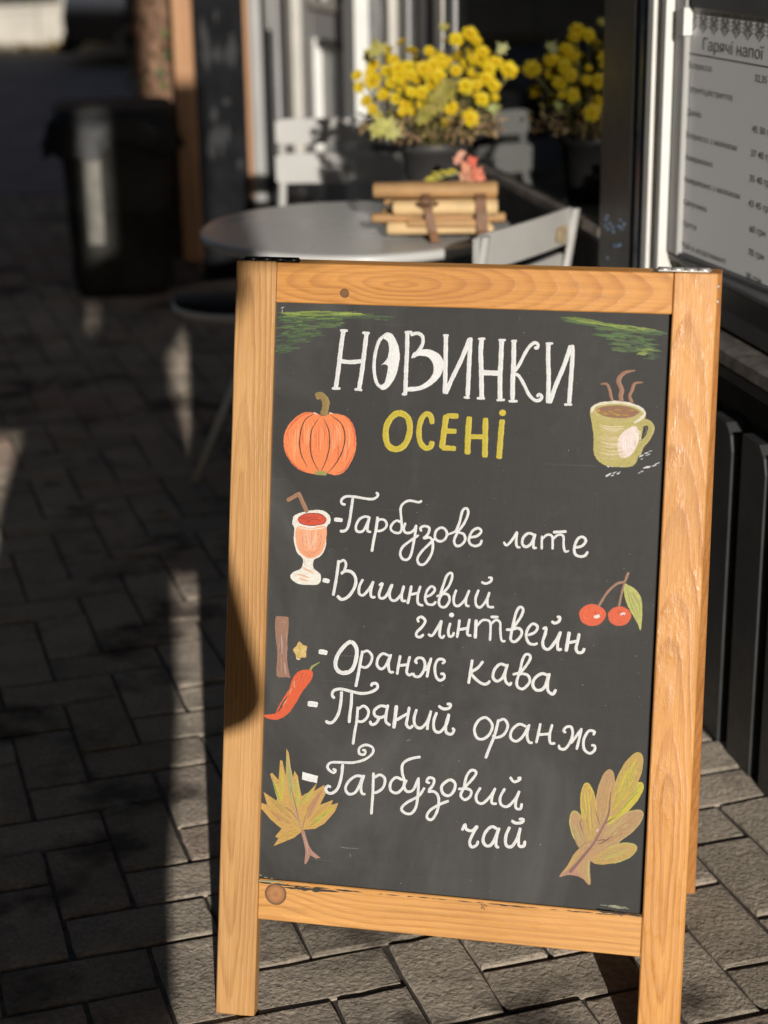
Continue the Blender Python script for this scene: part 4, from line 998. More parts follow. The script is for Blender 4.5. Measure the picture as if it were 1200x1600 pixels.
# window jamb strips left of the glass
def strip(px0, px1, y0, y1, m, z0=.70, z1=2.5, name='frame_strip'):
    return FB(name, FS(px1)[0], FS(px0)[0], y0, y1, z0, z1, m)
strip(712, 722, .010, .10, M_dgrey); strip(703, 712, -.004, .10, M_doorgrey); strip(694, 703, .016, .10, M_charcoal)
strip(682, 694, -.006, .10, M_offwhite); strip(664, 682, .022, .10, M_dgrey)
strip(654, 664, .006, .10, M_doorgrey); strip(640, 654, .014, .10, M_grey); strip(632, 640, .022, .10, M_blue); strip(622, 632, .010, .10, M_grey); strip(614, 622, .018, .10, M_doorgrey)
strip(605, 614, -.010, .10, M_offwhite); strip(570, 605, .02, .10, M_blue); strip(551, 569, -.026, .10, M_white, z0=.05, name='corner_trim')
FB('jamb_wall', 1.70, 3.0, .10, .16, 0, 3.0, M_dgrey)
FB('jamb_base', 1.74, 2.93, .024, .10, 0, .70, M_charcoal)
FB('upper_fascia', -2.4, 1.75, -.02, .12, 2.30, 3.1, M_charcoal)
FB('upper_wall', 1.75, 5.2, -.0, .12, 2.5, 3.1, M_charcoal)
# ---- door section: turned a little further
DA = radians(-21.5)
dpos = MF @ Vector((-2.96, .02, 0))
dX = Vector((sin(-DA), -cos(-DA), 0)); dY = Vector((cos(-DA), sin(-DA), 0))   # X towards camera along the door, Y into the wall
MD = MF.inverted() @ (lambda m: (setattr(m, 'translation', dpos), m)[1])(Matrix((dX, dY, Vector((0, 0, 1)))).transposed().to_4x4())
def DPX(px, py=100.0, out=0.0):
    n = -dY; d = ray(px, py); t = ((dpos + n*out - CAM).dot(n)) / d.dot(n); P = CAM + d*t - dpos
    return -P.dot(dX), P.z
door = bpy.data.objects.new('door', None); COL.objects.link(door); door.parent = cafe; door.matrix_local = MD
def DB(name, s0, s1, y0, y1, z0, z1, m, par=door, bev=0.0): return MB().box(-s0, -s1, y0, y1, z0, z1, bev=bev).build(name, m, par)
dL = DPX(466)[0]; dR = 0.02
sA = DPX(484)[0]
DB('door_leaf', dR, dL, .03, .07, .02, 2.2, M_doorgrey)
st = .09
DB('hinge_stile', dR, dR+st*.9, .012, .03, .02, 2.2, M_doorgrey, bev=.004); DB('lock_stile', sA, dL, .012, .03, .02, 2.2, M_doorgrey, bev=.004)
zr0 = DPX(500, 62)[1]; zr1 = DPX(500, 16)[1]
DB('lock_rail', dR+st*.9, sA, .012, .03, zr0, zr1, M_doorgrey, bev=.004)
DB('bottom_rail', dR+st*.9, sA, .012, .03, .02, .18, M_doorgrey, bev=.004)
DB('panel_moulding', sA-.05, sA, -.004, .026, .18, zr0, M_white); DB('panel_moulding', dR+st*.9, sA-.05, .006, .026, zr0-.022, zr0-.002, M_dgrey)
DB('glazing_bead', dR+st*.9, sA, .000, .028, zr1+.002, zr1+.03, M_offwhite); DB('glass_pane', dR+st*.9, sA, .022, .026, zr1+.03, 2.1, M_glass)
for k in range(1, 3):
    q = dR+st*.9+(sA-dR-st*.9)*k/3; DB('glazing_bar', q-.015, q+.015, .004, .02, zr1+.03, 2.1, M_offwhite)
DB('door_frame', dL, dL+.06, -.02, .08, 0, 2.3, M_offwhite)
DB('side_panel', dL+.06, dL+.50, .0, .08, 0, 2.4, M_dgrey); DB('side_batten', dL+.20, dL+.24, -.012, .0, 0, 2.4, M_doorgrey)
DB('side_panel', dL+.50, dL+.80, .02, .10, 0, 2.4, M_charcoal)
DB('drain_pipe', DPX(418)[0], DPX(408)[0], -.06, -.02, 0, 2.4, M_grey)
# wall lamp
lp = atY(430, 20, 6.55)
lamp = empty('wall_lamp', 'white cylindrical wall lamp with black base beside the grey door', 'lamp', loc=(lp.x, lp.y, 0))
MB().lathe([(0, .925), (.030, .925), (.032, .93), (.032, 1.12), (.028, 1.13), (0, 1.13)], 20).build('lamp_shade', M_white, lamp)
MB().lathe([(0, .888), (.016, .888), (.02, .90), (.022, .924), (0, .924)], 16).build('lamp_base', M_black, lamp)
MB().box(0, .12, -.01, .01, 1.0, 1.02).build('bracket', M_black, lamp)

# ------------------------------------------------------------------ THE MENU DISPLAY
menu = empty('menu_display', 'pale printed price list of hot drinks in a metal frame on the cafe wall', 'menu', matrix=MF)
s_l = FS(1064, 250)[0]
sheet_y = .010
zb, zt = .797, 1.200
FB('frame', FS(1031, 200)[0], FS(1023, 200)[0], -.018, .05, .70, 2.4, M_white, menu)
FB('frame', FS(1040, 200)[0], FS(1031.5, 200)[0], -.004, .05, .70, 2.4, M_offwhite, menu)
FB('frame', FS(1047, 200)[0], FS(1041, 200)[0], -.014, .05, .70, 2.4, M_white, menu)
FB('inner_frame', s_l+.004, FS(1048, 250)[0], .000, .05, .79, 2.4, M_grey, menu, bev=.002)
FB('shadow_gap', s_l, s_l+.004, .012, .05, .79, 2.4, M_black, menu)
TA = radians(4.5)
MSH = Matrix.Translation((-s_l, sheet_y, 0)) @ Matrix.Rotation(TA, 4, 'Z')
def SB(name, x0, x1, y0, y1, z0, z1, m, bev=0.0):
    o = MB().box(x0, x1, y0, y1, z0, z1, bev=bev).build(name, m, menu); o.matrix_local = MSH; return o
sheetob = SB('printed_sheet', 0, 2.4, 0, .03, zb, zt, M_plastic)
SB('bottom_frame', 0, 2.4, -.008, .03, .7885, zb-.001, M_dgrey, .001)
SB('top_frame', .012, 2.4, -.008, .03, zt+.001, zt+.028, M_dgrey)
SB('back_panel', .008, 2.4, .006, .03, zt+.029, 2.4, M_black)
WSH = MF @ MSH; sO = WSH.translation; sX = WSH.to_3x3() @ Vector((1, 0, 0)); sN = WSH.to_3x3() @ Vector((0, -1, 0))
s0, z0 = FS(1074, 12); s1, z1 = FS(1066, 54)
FB('clip', FS(1074, 30)[0], FS(1066, 30)[0], -.006, .009, z1, z0, M_white, menu)
def fpx(px, py):
    d = ray(px, py); P = CAM + d*((sO-CAM).dot(sN)/d.dot(sN)) - sO; return -P.dot(sX), P.z
def glyph_mesh(body):
    cu = bpy.data.curves.new('t', 'FONT'); cu.body = body; cu.size = 1.0; cu.resolution_u = 3
    o = bpy.data.objects.new('t', cu); COL.objects.link(o)
    dg = bpy.context.evaluated_depsgraph_get(); me = bpy.data.meshes.new_from_object(o.evaluated_get(dg))
    bpy.data.objects.remove(o); bpy.data.curves.remove(cu); return me
EN_REF = [v.co.copy() for v in glyph_mesh('н').vertices]
def refill(me):
    # the letter whose crossbar overlaps its stems is filled wrongly: give it its three bars
    V = [v.co.copy() for v in me.vertices]; F = [tuple(p.vertices) for p in me.polygons]
    n = len(EN_REF)
    if n != 12: return me
    i = 0
    while i <= len(V)-n:
        if all(((V[i+k]-V[i])-(EN_REF[k]-EN_REF[0])).length < 2e-3 for k in range(n)):
            F = [f for f in F if not any(i <= q < i+n for q in f)]
            F += [(i, i+1, i+2, i+3), (i+4, i+5, i+6, i+7), (i+8, i+9, i+10, i+11)]; i += n
        else: i += 1
    m2 = bpy.data.meshes.new('lettering'); m2.from_pydata([tuple(v) for v in V], [], F); m2.update(); return m2
def text(body, l, r, hgt, m, font_scale=None, thick=.0):
    """l = (px,py) of the baseline start, r = x end or None -> reuse width scale"""
    me = refill(glyph_mesh(body))
    xs = [v.co.x for v in me.vertices]
    
    sL, zL = fpx(*l)
    w = max(xs)-min(xs); x0 = min(xs)
    if r is not None: sR, _ = fpx(r, l[1]+ (r-l[0])*.3); kx = (sL-sR)/w
    else: kx = font_scale
    ky = hgt/.70
    for v in me.vertices: v.co = Vector((-sL+(v.co.x-x0)*kx, -.0006, zL+v.co.y*ky))
    me.materials.clear(); me.materials.append(m)
    me.name = 'lettering'
    return kx, link('lettering', me, sheetob)
try:
    text('Гарячі напої', (1099, 77.5), 1193, .0185, M_inkpale)
    rows = [('Еспрессо', (1077, 105.5), 1112.5), ('(лунго,рістретто)', (1079, 143), 1144.5), ('Допіо', (1074, 179), 1096), ('Еспрессо з молоком', (1072.5, 214.5), 1151.5), ('Американо', (1071, 249), 1114), ('Американо з молоком', (1069, 283.5), 1156.5), ('Капучино', (1068, 319), 1104.5), ('Латте', (1067, 352.5), 1088.5), ('Чай в асортименті', (1066, 386), 1134.5)]
    for t, l, r in rows: text(t, l, r, .0098, M_inkpale)
    kx, _ = text('60 грн', (1172, 362), 1196.5, .0108, M_ink)
    for t, l in [('32,35 грн', (1180, 127)), ('45 50 грн', (1176, 206)), ('37 40 грн', (1174, 244)), ('35 40 грн', (1172, 283)), ('43 45 грн', (1170, 322)), ('70 грн', (1170, 398)), ('30 грн', (1166, 435))]:
        text(t, l, None, .0108, M_ink, kx)
except Exception as ex: print('text failed', ex)
s0, z0 = fpx(1074, 81.5)
MB().box(-s0, 2.4, -.0009, -.0001, z0-.0016, z0).build('printed_rule', M_ink, sheetob)
# cross stitch ornament along the top
orn = MB(); pat = [".x.x.x.", "x.x.x.x", ".xx.xx.", "xxx.xxx", ".xxxxx.", "x.xxx.x", ".xxxxx.", "xx.x.xx", ".xx.xx.", "..x.x..", "...x..."]
sA0 = fpx(1077, 30)[0]; pitch = (fpx(1077, 30)[0]-fpx(1201, 40)[0])/7.0; zz0 = zt-.006
for i in range(14):
    for r_i, row in enumerate(pat):
        for c_i, ch in enumerate(row):
            if ch == 'x':
                x = -sA0 + i*pitch + c_i*pitch/8.2; z = zz0 - r_i*.0031; e = pitch/8.2*.42
                orn.add([(x-e, -.0006, z-.0012), (x+e, -.0006, z-.0012), (x+e, -.0006, z+.0012), (x-e, -.0006, z+.0012)], [(0, 1, 2, 3)])
orn.build('printed_ornament', M_inkpale, sheetob, fix=False)['kind'] = 'stuff'

# ------------------------------------------------------------------ TABLE
TC = Vector((-.050, 3.78, 0)); TRr = .325
table = empty('bistro_table', 'round grey metal bistro table behind the sign', 'table', loc=TC)
prof = [(0, .700), (TRr-.03, .700), (TRr-.004, .699), (TRr, .702), (TRr+.003, .708), (TRr+.002, .715), (TRr-.003, .7195), (TRr-.010, .720), (0, .720)]
MB().lathe(prof, 72).build('tabletop', M_table, table)
# folding legs
def leg(a, b, r=.010): return MB().tube([a, b], r, 10, caps=True)
fl = gnd(305, 755) - TC
for (p, q) in [(Vector((.20, .16, .695)), Vector((-.27, .24, .012))), (Vector((-.20, .16, .695)), Vector((.27, .24, .012))), (Vector((.20, -.16, .695)), Vector((-.27, -.24, .012))), (Vector((-.20, -.16, .695)), Vector((.27, -.24, .012)))]:
    l_ = leg(p, q).build('leg', M_chair, table)
    MB().tube([q, q+Vector((0, 0, -.011))], .013, 10).build('foot_cap', M_chair, l_)
MB().tube([(-.24, .22, .10), (.24, .22, .10)], .007, 8).build('stretcher', M_chair, table)
MB().tube([(-.24, -.22, .10), (.24, -.22, .10)], .007, 8).build('stretcher', M_chair, table)

# ------------------------------------------------------------------ FOLDING CHAIRS
def make_chair(label):
    c = empty('folding_chair', label, 'chair', group='grey metal folding chairs at the table')
    hw = .183
    for sx in (-1, 1):      # back leg + back post in one flat bar ; front leg crossing
        x = sx*(hw-.012)
        b = MB(); pts = [(x, -.235, .0), (x, .02, .40), (x, .143, .62), (x, .172, .80)]
        b.tube(pts, .012, 8, flat=.55); b.build('back_post', M_chair, c)
        x2 = sx*(hw-.035)
        b = MB(); b.tube([(x2, .25, 0), (x2, -.19, .44)], .011, 8, flat=.6); b.build('leg', M_chair, c)
    for y in (-.19, ):
        MB().tube([(-hw+.035, y, .44), (hw-.035, y, .44)], .009, 8).build('seat_rail', M_chair, c)
    MB().tube([(-hw+.03, .20, .055), (hw-.03, .20, .055)], .007, 8).build('stretcher', M_chair, c)
    MB().tube([(-hw+.02, -.19, .07), (hw-.02, -.19, .07)], .007, 8).build('stretcher', M_chair, c)
    for k in range(7):
        y = -.19 + k*.056
        MB().box(-hw+.005, hw-.005, y, y+.044, .447, .459, bev=.004).build('seat_slat', M_chair, c)
    for (z0, z1, y) in ((.735, .803, .168), (.632, .712, .150)):
        n = 14; b = MB(); vs = []; 
        for i in range(n+1):
            t = -1+2*i/n; x = t*(hw+.004); yy = y - .010*t*t
            inset = .006*max(0, (abs(t)-.90)/.10)**2
            vs += [(x, yy-.004, z0+inset), (x, yy-.004, z1-inset), (x, yy+.003, z1-inset), (x, yy+.003, z0+inset)]
        fs = []
        for i in range(n):
            for k in range(4): fs.append((i*4+k, i*4+(k+1) % 4, i*4+4+(k+1) % 4, i*4+4+k))
        fs += [(3, 2, 1, 0), tuple(n*4+k for k in range(4))]
        b.add(vs, fs, 0, False); b.build('back_slat', M_chair, c)
    return c
ch1 = make_chair('grey folding chair facing the camera behind the round table, flower shadow on its back')
ch1.location = (-.100, 4.80, 0); ch1.rotation_euler = (0, 0, radians(-3))
ch2 = copy_tree(ch1); ch2['label'] = 'grey folding chair beside the window, dry leaf on its back slat'
ch2.location = (.14, 3.47, .0); ch2.rotation_euler = (0, 0, 0)
mid = Vector((.280, 3.345, 0)); dirx = Vector((.56, .83, 0)).normalized(); back = Vector((.83, -.56, 0)).normalized()
ang = math.atan2(-dirx.y, -dirx.x)
# local +Y must point from seat to back
ly = Vector((-sin(ang), cos(ang), 0))
if ly.dot(back) < 0: ang += pi; ly = -ly
ch2.rotation_euler = (0, 0, ang); ch2.location = mid - ly*.165 + Vector((0, 0, 0))
# pale dry leaf caught on the slat of the near chair
lv = MB(); p = atY(882, 352, 3.40)
# ------------------------------------------------------------------ leaves
def leaf_maple(b, c, size, nrm, up, col, curl=.15, fold=.0):
    nrm = nrm.normalized(); up = (up - nrm*up.dot(nrm)).normalized(); rt = up.cross(nrm)
    pts = [(0, -.5), (.10, -.22), (.42, -.30), (.34, -.10), (.52, .12), (.24, .10), (.20, .30), (.10, .26), (0, .58), (-.10, .26), (-.20, .30), (-.24, .10), (-.52, .12), (-.34, -.10), (-.42, -.30), (-.10, -.22)]
    vs = [c] + [c + (rt*x + up*y)*size + nrm*size*curl*((x*x+y*y)*1.6) for x, y in pts]
    b.add(vs, [(0, i+1, (i+1) % len(pts)+1) for i in range(len(pts))], 0, False, col)
def leaf_simple(b, c, L_, w, dr, nrm, col):
    dr = dr.normalized(); nrm = (nrm - dr*nrm.dot(dr)); nrm = nrm.normalized() if nrm.length > 1e-4 else dr.orthogonal().normalized(); s = dr.cross(nrm)
    vs = [c, c+dr*L_*.35+s*w*.5+nrm*L_*.05, c+dr*L_, c+dr*L_*.35-s*w*.5+nrm*L_*.05, c+dr*L_*.7+s*w*.3+nrm*L_*.02, c+dr*L_*.7-s*w*.3+nrm*L_*.02]
    b.add(vs, [(0, 1, 4, 2, 5, 3)], 0, False, col)
rl = random.Random(21)
def rv(r=rl): 
    v = Vector((r.gauss(0, 1), r.gauss(0, 1), r.gauss(0, 1))); return v.normalized()
dry = MB(); leaf_simple(dry, Vector((-.012, -.018, -.016)), .052, .036, Vector((.5, .75, .5)), Vector((.75, -.62, .25)), (.46, .36, .22))
dl = dry.build('dry_leaf', M_leaf); dl.location = mid + Vector((.060, .089, .765)) + back*.010
tag(dl, 'pale brown dry leaf stuck on the back slat of the near chair', 'leaf')

# ------------------------------------------------------------------ POTTED CHRYSANTHEMUMS
PC = Vector((.122, 3.965, .720))
plant = empty('chrysanthemum_plant', 'yellow chrysanthemums in a dark grey pot on the round table', 'plant', loc=PC)
MB().lathe([(0, .002), (.050, .002), (.052, 0), (.058, .05), (.070, .128), (.076, .130), (.078, .150), (.074, .152), (.071, .145), (.067, .130)], 36).build('pot', M_pot, plant)
MB().lathe([(0, .137), (.04, .139), (.069, .132)], 20).build('soil', M_soil, plant)
def flower_mesh(seed):
    r = random.Random(seed); b = MB()
    for ring, (n, L_, tilt, w, c) in enumerate([(17, 1.0, .10, .26, (.76, .55, .012)), (15, .86, .42, .24, (.80, .60, .014)), (12, .66, .80, .22, (.82, .64, .02)), (9, .42, 1.1, .18, (.72, .50, .012))]):
        for k in range(n):
            a = 2*pi*k/n + r.uniform(-.12, .12) + ring*.2; ll = L_*r.uniform(.88, 1.08); tl = tilt + r.uniform(-.12, .12)
            d = Vector((cos(a)*cos(tl), sin(a)*cos(tl), sin(tl))); s = Vector((-sin(a), cos(a), 0)); 
            cc = tuple(x*r.uniform(.86, 1.1) for x in c)
            base = Vector((0, 0, .03*ring)); 
            vs = [base, base+d*ll*.5+s*w*.5+Vector((0, 0, .03)), base+d*ll*.92+s*w*.36, base+d*ll, base+d*ll*.92-s*w*.36, base+d*ll*.5-s*w*.5+Vector((0, 0, .03))]
            b.add(vs, [tuple(range(6))], 0, False, cc)
    for k in range(7):
        a = k*2*pi/7; d = Vector((cos(a), sin(a), 0)); b.add([Vector((0, 0, .30)), d*.20+Vector((0, 0, .22)), Vector((cos(a+.9), sin(a+.9), 0))*.20+Vector((0, 0, .22))], [(0, 1, 2)], 0, False, (.62, .42, .02))
    b.add([(-.12, -.12, -.14), (.12, -.12, -.14), (.12, .12, -.14), (-.12, .12, -.14), (-.2, -.2, 0), (.2, -.2, 0), (.2, .2, 0), (-.2, .2, 0)], [(0, 1, 5, 4), (1, 2, 6, 5), (2, 3, 7, 6), (3, 0, 4, 7), (3, 2, 1, 0)], 0, False, (.12, .16, .05))
    return b.mesh('flower', M_petal)
fm = [flower_mesh(s) for s in (1, 2, 3, 4)]
P2 = (540, 20, 4.2857)
fl_px = [(185, 350, 100), (180, 455, 108), (250, 545, 100), (360, 420, 112), (320, 315, 92), (400, 610, 108), (510, 535, 100), (440, 530, 84), (590, 350, 112), (520, 375, 94), (620, 420, 96), (742, 178, 96), (830, 140, 96), (872, 188, 90), (850, 305, 92), (910, 318, 96), (915, 262, 92), (1005, 330, 94), (1090, 385, 112), (805, 492, 104), (740, 385, 84), (940, 440, 94), (990, 490, 88), (915, 578, 96), (710, 636, 100), (835, 705, 122), (78, 420, 76), (92, 500, 70), (140, 590, 84), (180, 645, 76), (212, 690, 66), (425, 360, 84), (560, 255, 76), (640, 300, 76), (672, 732, 62), (275, 390, 80), (575, 480, 76), (372, 490, 94), (512, 612, 84), (335, 575, 80), (862, 530, 74), (1000, 568, 56), (555, 410, 84), (640, 470, 70), (470, 440, 80), (345, 370, 86), (440, 420, 84), (960, 380, 84), (880, 480, 74), (600, 310, 84), (835, 400, 52), (786, 334, 34), (690, 320, 50), (660, 350, 64), (160, 395, 70), (300, 470, 66), (380, 660, 70), (445, 660, 60)]
base = PC + Vector((0, 0, .145)); centre = PC + Vector((-.005, 0, .235))
stems = MB(); heads = []
for (x, y, dpx) in fl_px:
    px, py = P2[0]+x/P2[2], P2[1]+y/P2[2]
    q = atY(px, py, PC.y); off = q - centre; rr_ = min(1, sqrt(off.x**2+off.z**2)/.175)
    yy = PC.y - .135*sqrt(max(0, 1-rr_*rr_)) * rl.uniform(.6, 1.05) + rl.uniform(-.01, .02)
    q = atY(px, py, yy); rad = dpx/4.2857/2/FPX*(q.y)*1.16
    heads.append((q, rad))
for k in range(46):      # the side turned to the window and the far side
    a = rl.uniform(-.5, pi+.3); el = rl.uniform(-.05, 1.2); R_ = rl.uniform(.12, .17)
    q = centre + Vector((cos(a)*cos(el)*R_, sin(a)*cos(el)*R_, sin(el)*R_*.85 - .01)); heads.append((q, rl.uniform(.014, .019)))
for i, (q, rad) in enumerate(heads):
    o = bpy.data.objects.new('flower', fm[i % 4]); COL.objects.link(o); o.parent = plant; o.matrix_parent_inverse = Matrix.Identity(4)
    d = (q - (centre - Vector((0, -.02, .06)))).normalized() + Vector((0, -.35, .25)) + rv()*.28
    if i < len(fl_px): d = d.normalized() + Vector((.05, -.75, .15))
    o.rotation_euler = d.to_track_quat('Z', 'Y').to_euler(); o.location = q - PC; rad *= rl.uniform(.85, 1.12); o.scale = (rad, rad, rad*rl.uniform(.7, 1.1))
    m_ = base.lerp(q, .5) + Vector(((q.x-base.x)*.12, (q.y-base.y)*.1, -.015)); s0_ = base + Vector((rl.uniform(-.04, .04), rl.uniform(-.04, .04), -.01))
    stems.tube([s0_ - PC, m_ - PC, q - PC - d.normalized()*rad*.1], [.0018, .0014, .0011], 5, caps=False)
p0, p1 = atY(748, 180, PC.y-.03) - PC, atY(796, 118, PC.y-.03) - PC
stems.tube([Vector((.03, -.03, .14)), p0, p1], [.003, .0026, .0018], 6, caps=False)
p0, p1 = atY(645, 200, PC.y-.10) - PC, atY(705, 150, PC.y-.12) - PC
stems.tube([atY(640, 196, PC.y-.10) - PC, atY(680, 178, PC.y-.12) - PC, p1], .003, 6, caps=False)
stems.build('stems', M_stem, plant)
lf = MB()
for k in range(1500):     # withered small leaves and bracts low in the bouquet
    a = rl.uniform(0, 2*pi); el = rl.uniform(-.1, 1.5); R_ = .16*rl.random()**.5
    p = Vector((cos(a)*cos(el)*R_*1.0, sin(a)*cos(el)*R_, .168 + abs(sin(el))*R_*.90))
    low = p.z < .215
    c = rl.choice([(.36, .24, .12), (.42, .29, .15), (.27, .16, .09), (.32, .27, .09)] if low else [(.24, .25, .07), (.17, .17, .05), (.30, .25, .10), (.20, .14, .06), (.36, .32, .06)])
    leaf_simple(lf, p, rl.uniform(.012, .024), rl.uniform(.005, .010), rv()+Vector((0, 0, -.3 if low else .3)), rv(), c)
for (x, y, sz, c) in [(250, 760, .058, (.52, .50, .13)), (205, 790, .040, (.56, .52, .16)), (310, 800, .046, (.48, .47, .16)), (205, 240, .050, (.42, .38, .09)), (150, 290, .034, (.40, .37, .1)), (655, 545, .060, (.34, .29, .045)), (600, 610, .048, (.36, .30, .05)), (520, 700, .044, (.36, .32, .06)), (690, 480, .040, (.30, .26, .05)), (1045, 240, .034, (.40, .40, .16)), (660, 95, .026, (.36, .32, .07)), (990, 640, .030, (.40, .46, .16)), (620, 560, .05, (.32, .28, .05)), (560, 650, .04, (.38, .33, .06)), (350, 740, .03, (.4, .36, .14))]:
    q = atY(P2[0]+x/P2[2], P2[1]+y/P2[2], PC.y-.13 if sz > .036 else PC.y-.06) - PC
    leaf_maple(lf, q, sz, Vector((rl.uniform(-.4, .4), -1, rl.uniform(-.1, .5))), Vector((rl.uniform(-1, .3), 0, rl.choice([-1, 1]))), c, .2)
for k in range(34):       # long brown strands hanging over the pot
    a = rl.uniform(0, 2*pi); p = Vector((cos(a)*.07, sin(a)*.07, .155)); leaf_simple(lf, p, rl.uniform(.02, .035), .006, Vector((cos(a), sin(a), rl.uniform(-.5, .6))), rv(), rl.choice([(.40, .27, .14), (.46, .30, .17), (.30, .2, .1)]))
o = lf.build('foliage', M_leaf, plant, fix=False); o['kind'] = 'stuff'

# ------------------------------------------------------------------ BUNDLE OF SPLIT STICKS WITH RIBBONS
BC = Vector((.118, 3.660, .720))
bun = empty('kindling_bundle', 'bundle of brown split sticks tied with brown ribbon on the round table', 'bundle', loc=BC, rz=radians(-3))
def at2(px, py, y=3.62): 
    q = atY(px, py, y) - BC; return q.x, q.z
def log(px0, px1, py, hpx, y, m, seed):
    r = random.Random(seed); (x0, z) = at2(px0, py, y); (x1, _) = at2(px1, py, y); h = hpx/FPX*y/2
    n = 9; b = MB(); vs = []
    xs = [x0, x0+.004, x0+(x1-x0)*.3, x0+(x1-x0)*.62, x1-.004, x1]
    shp = [(r.uniform(.85, 1.12)) for _ in range(n)]
    for i, x in enumerate(xs):
        k = .80 if i in (0, len(xs)-1) else 1.0
        for j in range(n):
            a = 2*pi*j/n; rr_ = shp[j]*k*r.uniform(.92, 1.08)
            yy_ = (y-BC.y) + cos(a)*h*1.35*rr_; zz_ = z + sin(a)*h*rr_
            vs.append((x, yy_, zz_))
    fs = [(i*n+j, i*n+(j+1) % n, (i+1)*n+(j+1) % n, (i+1)*n+j) for i in range(len(xs)-1) for j in range(n)] + [tuple(range(n-1, -1, -1)), tuple((len(xs)-1)*n+j for j in range(n))]
    b.add(vs, fs, 0, True); return b.build('stick', m, bun)
log(585, 780, 298, 25, 3.60, M_kraft, 1); log(612, 778, 291, 12, 3.66, M_kraft, 9)
log(617, 781, 324, 27, 3.585, M_kraftpale, 2)
log(583, 792, 342, 17, 3.60, M_kraft, 3); log(608, 770, 356, 20, 3.575, M_kraftpale, 4)
log(600, 775, 312, 24, 3.655, M_kraft, 5); log(595, 770, 340, 26, 3.67, M_kraft, 6)
log(755, 775, 357, 14, 3.57, M_kraftpale, 7); log(640, 760, 349, 14, 3.565, M_kraft, 8)
for (xa, xb) in ((667, 684), (752, 757)):
    b = MB(); top = at2(xa, 284)[0]; bot = at2(xb, 364)[0]; w_ = .0085 if xa < 700 else .011
    ring = [(-.088, .004), (-.098, .03), (-.094, .062), (-.082, .088), (-.052, .102), (-.018, .100), (.014, .09), (.036, .06), (.036, .02), (.02, .002)]
    vs = []
    for (yy_, zz_) in ring:
        t = 1 - zz_/.1; x = top + (bot-top)*t if yy_ < 0 else top
        yy2 = yy_ - (.018 if yy_ < -.04 else 0); vs += [(x-w_, yy2, zz_), (x+w_, yy2, zz_)]
    n = len(ring); b.add(vs, [(2*i, 2*i+1, (2*i+3) % (2*n), (2*i+2) % (2*n)) for i in range(n)], 0, False); b.build('ribbon', M_ribbon, bun)
b = MB(); x, z = at2(672, 318, 3.565)
for sg in (-1, 1):
    b.tube([(x, 3.538-BC.y, z), (x+sg*.012, 3.532-BC.y, z+.010), (x+sg*.02, 3.548-BC.y, z+.002), (x+sg*.008, 3.55-BC.y, z-.006), (x, 3.553-BC.y, z)], .0028, 6)
b.build('bow', M_ribbon, bun)

# coral coloured artificial blossom lying on the bundle
cor = empty('coral_flower', 'coral pink flower with yellow green stem lying on the stick bundle', 'flower', loc=BC)
b = MB(); M_cor = leafmat('coral_petal', .6, .2, .2)
for (x, y, s_, c) in [(728, 262, .036, (.72, .33, .20)), (744, 270, .034, (.78, .24, .15)), (716, 250, .026, (.70, .34, .24)), (738, 252, .028, (.74, .16, .10)), (735, 278, .034, (.70, .32, .20)), (750, 278, .024, (.80, .26, .17)), (722, 240, .020, (.70, .38, .26)), (724, 274, .026, (.66, .36, .22))]:
    q = atY(x, y, 3.60) - BC; leaf_maple(b, q, s_, Vector((rl.uniform(-.5, .5), -1, rl.uniform(0, .6))), rv(), c, .35)
b.build('petals', M_cor, cor, fix=False)
b = MB(); 
for k in range(16):
    q = atY(676+k*2.9+rl.uniform(-3, 3), 279-k*.55+rl.uniform(-4, 4), 3.61) - BC; leaf_simple(b, q, .022, .008, Vector((-1, rl.uniform(-.5, .5), rl.uniform(-.4, .5))), Vector((0, -1, .5)), rl.choice([(.40, .34, .04), (.30, .30, .06), (.5, .42, .05)]))
b.build('leaves', M_leaf, cor, fix=False)
MB().tube([atY(676, 279, 3.61)-BC, atY(700, 275, 3.61)-BC, atY(726, 268, 3.605)-BC], .002, 6).build('stem', M_twig, cor)

# ------------------------------------------------------------------ DARK STOOL under the table
SP = Vector((-.345, 4.36, 0))
stool = empty('stool', 'low dark round stool with pale metal rim left of the table', 'stool', loc=SP)
MB().lathe([(0, .425), (.14, .425), (.160, .432), (.165, .445), (.160, .458), (.0, .464)], 32).build('seat', M_black, stool)
MB().lathe([(.161, .420), (.168, .425), (.168, .438), (.161, .439)], 32).build('rim', M_white, stool)
sf = gnd(305, 755) - SP
for (p, q) in [(Vector((.06, -.06, .425)), Vector((sf.x, sf.y, .004))), (Vector((.08, -.05, .425)), Vector((.20, -.13, .004))), (Vector((.06, .06, .425)), Vector((.13, .16, .004)))]:
    MB().tube([p, q], .0105, 8).build('leg', M_white, stool)
MB().tube([(sf.x*.25+.045, -.08, .34), (.10, -.065, .27)], .007, 8).build('brace', M_chair, stool)

# ------------------------------------------------------------------ LITTER BIN
bp = Vector((-.955, 6.62, 0))
bin_ = empty('litter_bin', 'tall black litter bin with a bag folded over its rim', 'bin', loc=bp, rz=radians(8))
b = MB(); n = 24
def rsq(a, hw): 
    c, s = cos(a), sin(a); k = (abs(c)**5+abs(s)**5)**(-1/5); return c*k*hw, s*k*hw
def body(rings, name, m, par, caps=(True, True)):
    b = MB(); vs = []
    for (hw, z) in rings:
        for k in range(n):
            x, y = rsq(2*pi*k/n, hw); vs.append((x, y, z))
    fs = [(i*n+k, i*n+(k+1) % n, (i+1)*n+(k+1) % n, (i+1)*n+k) for i in range(len(rings)-1) for k in range(n)]
    if caps[0]: fs.append(tuple(range(n-1, -1, -1)))
    if caps[1]: fs.append(tuple((len(rings)-1)*n+k for k in range(n)))
    b.add(vs, fs, 0, True); return b.build(name, m, par)
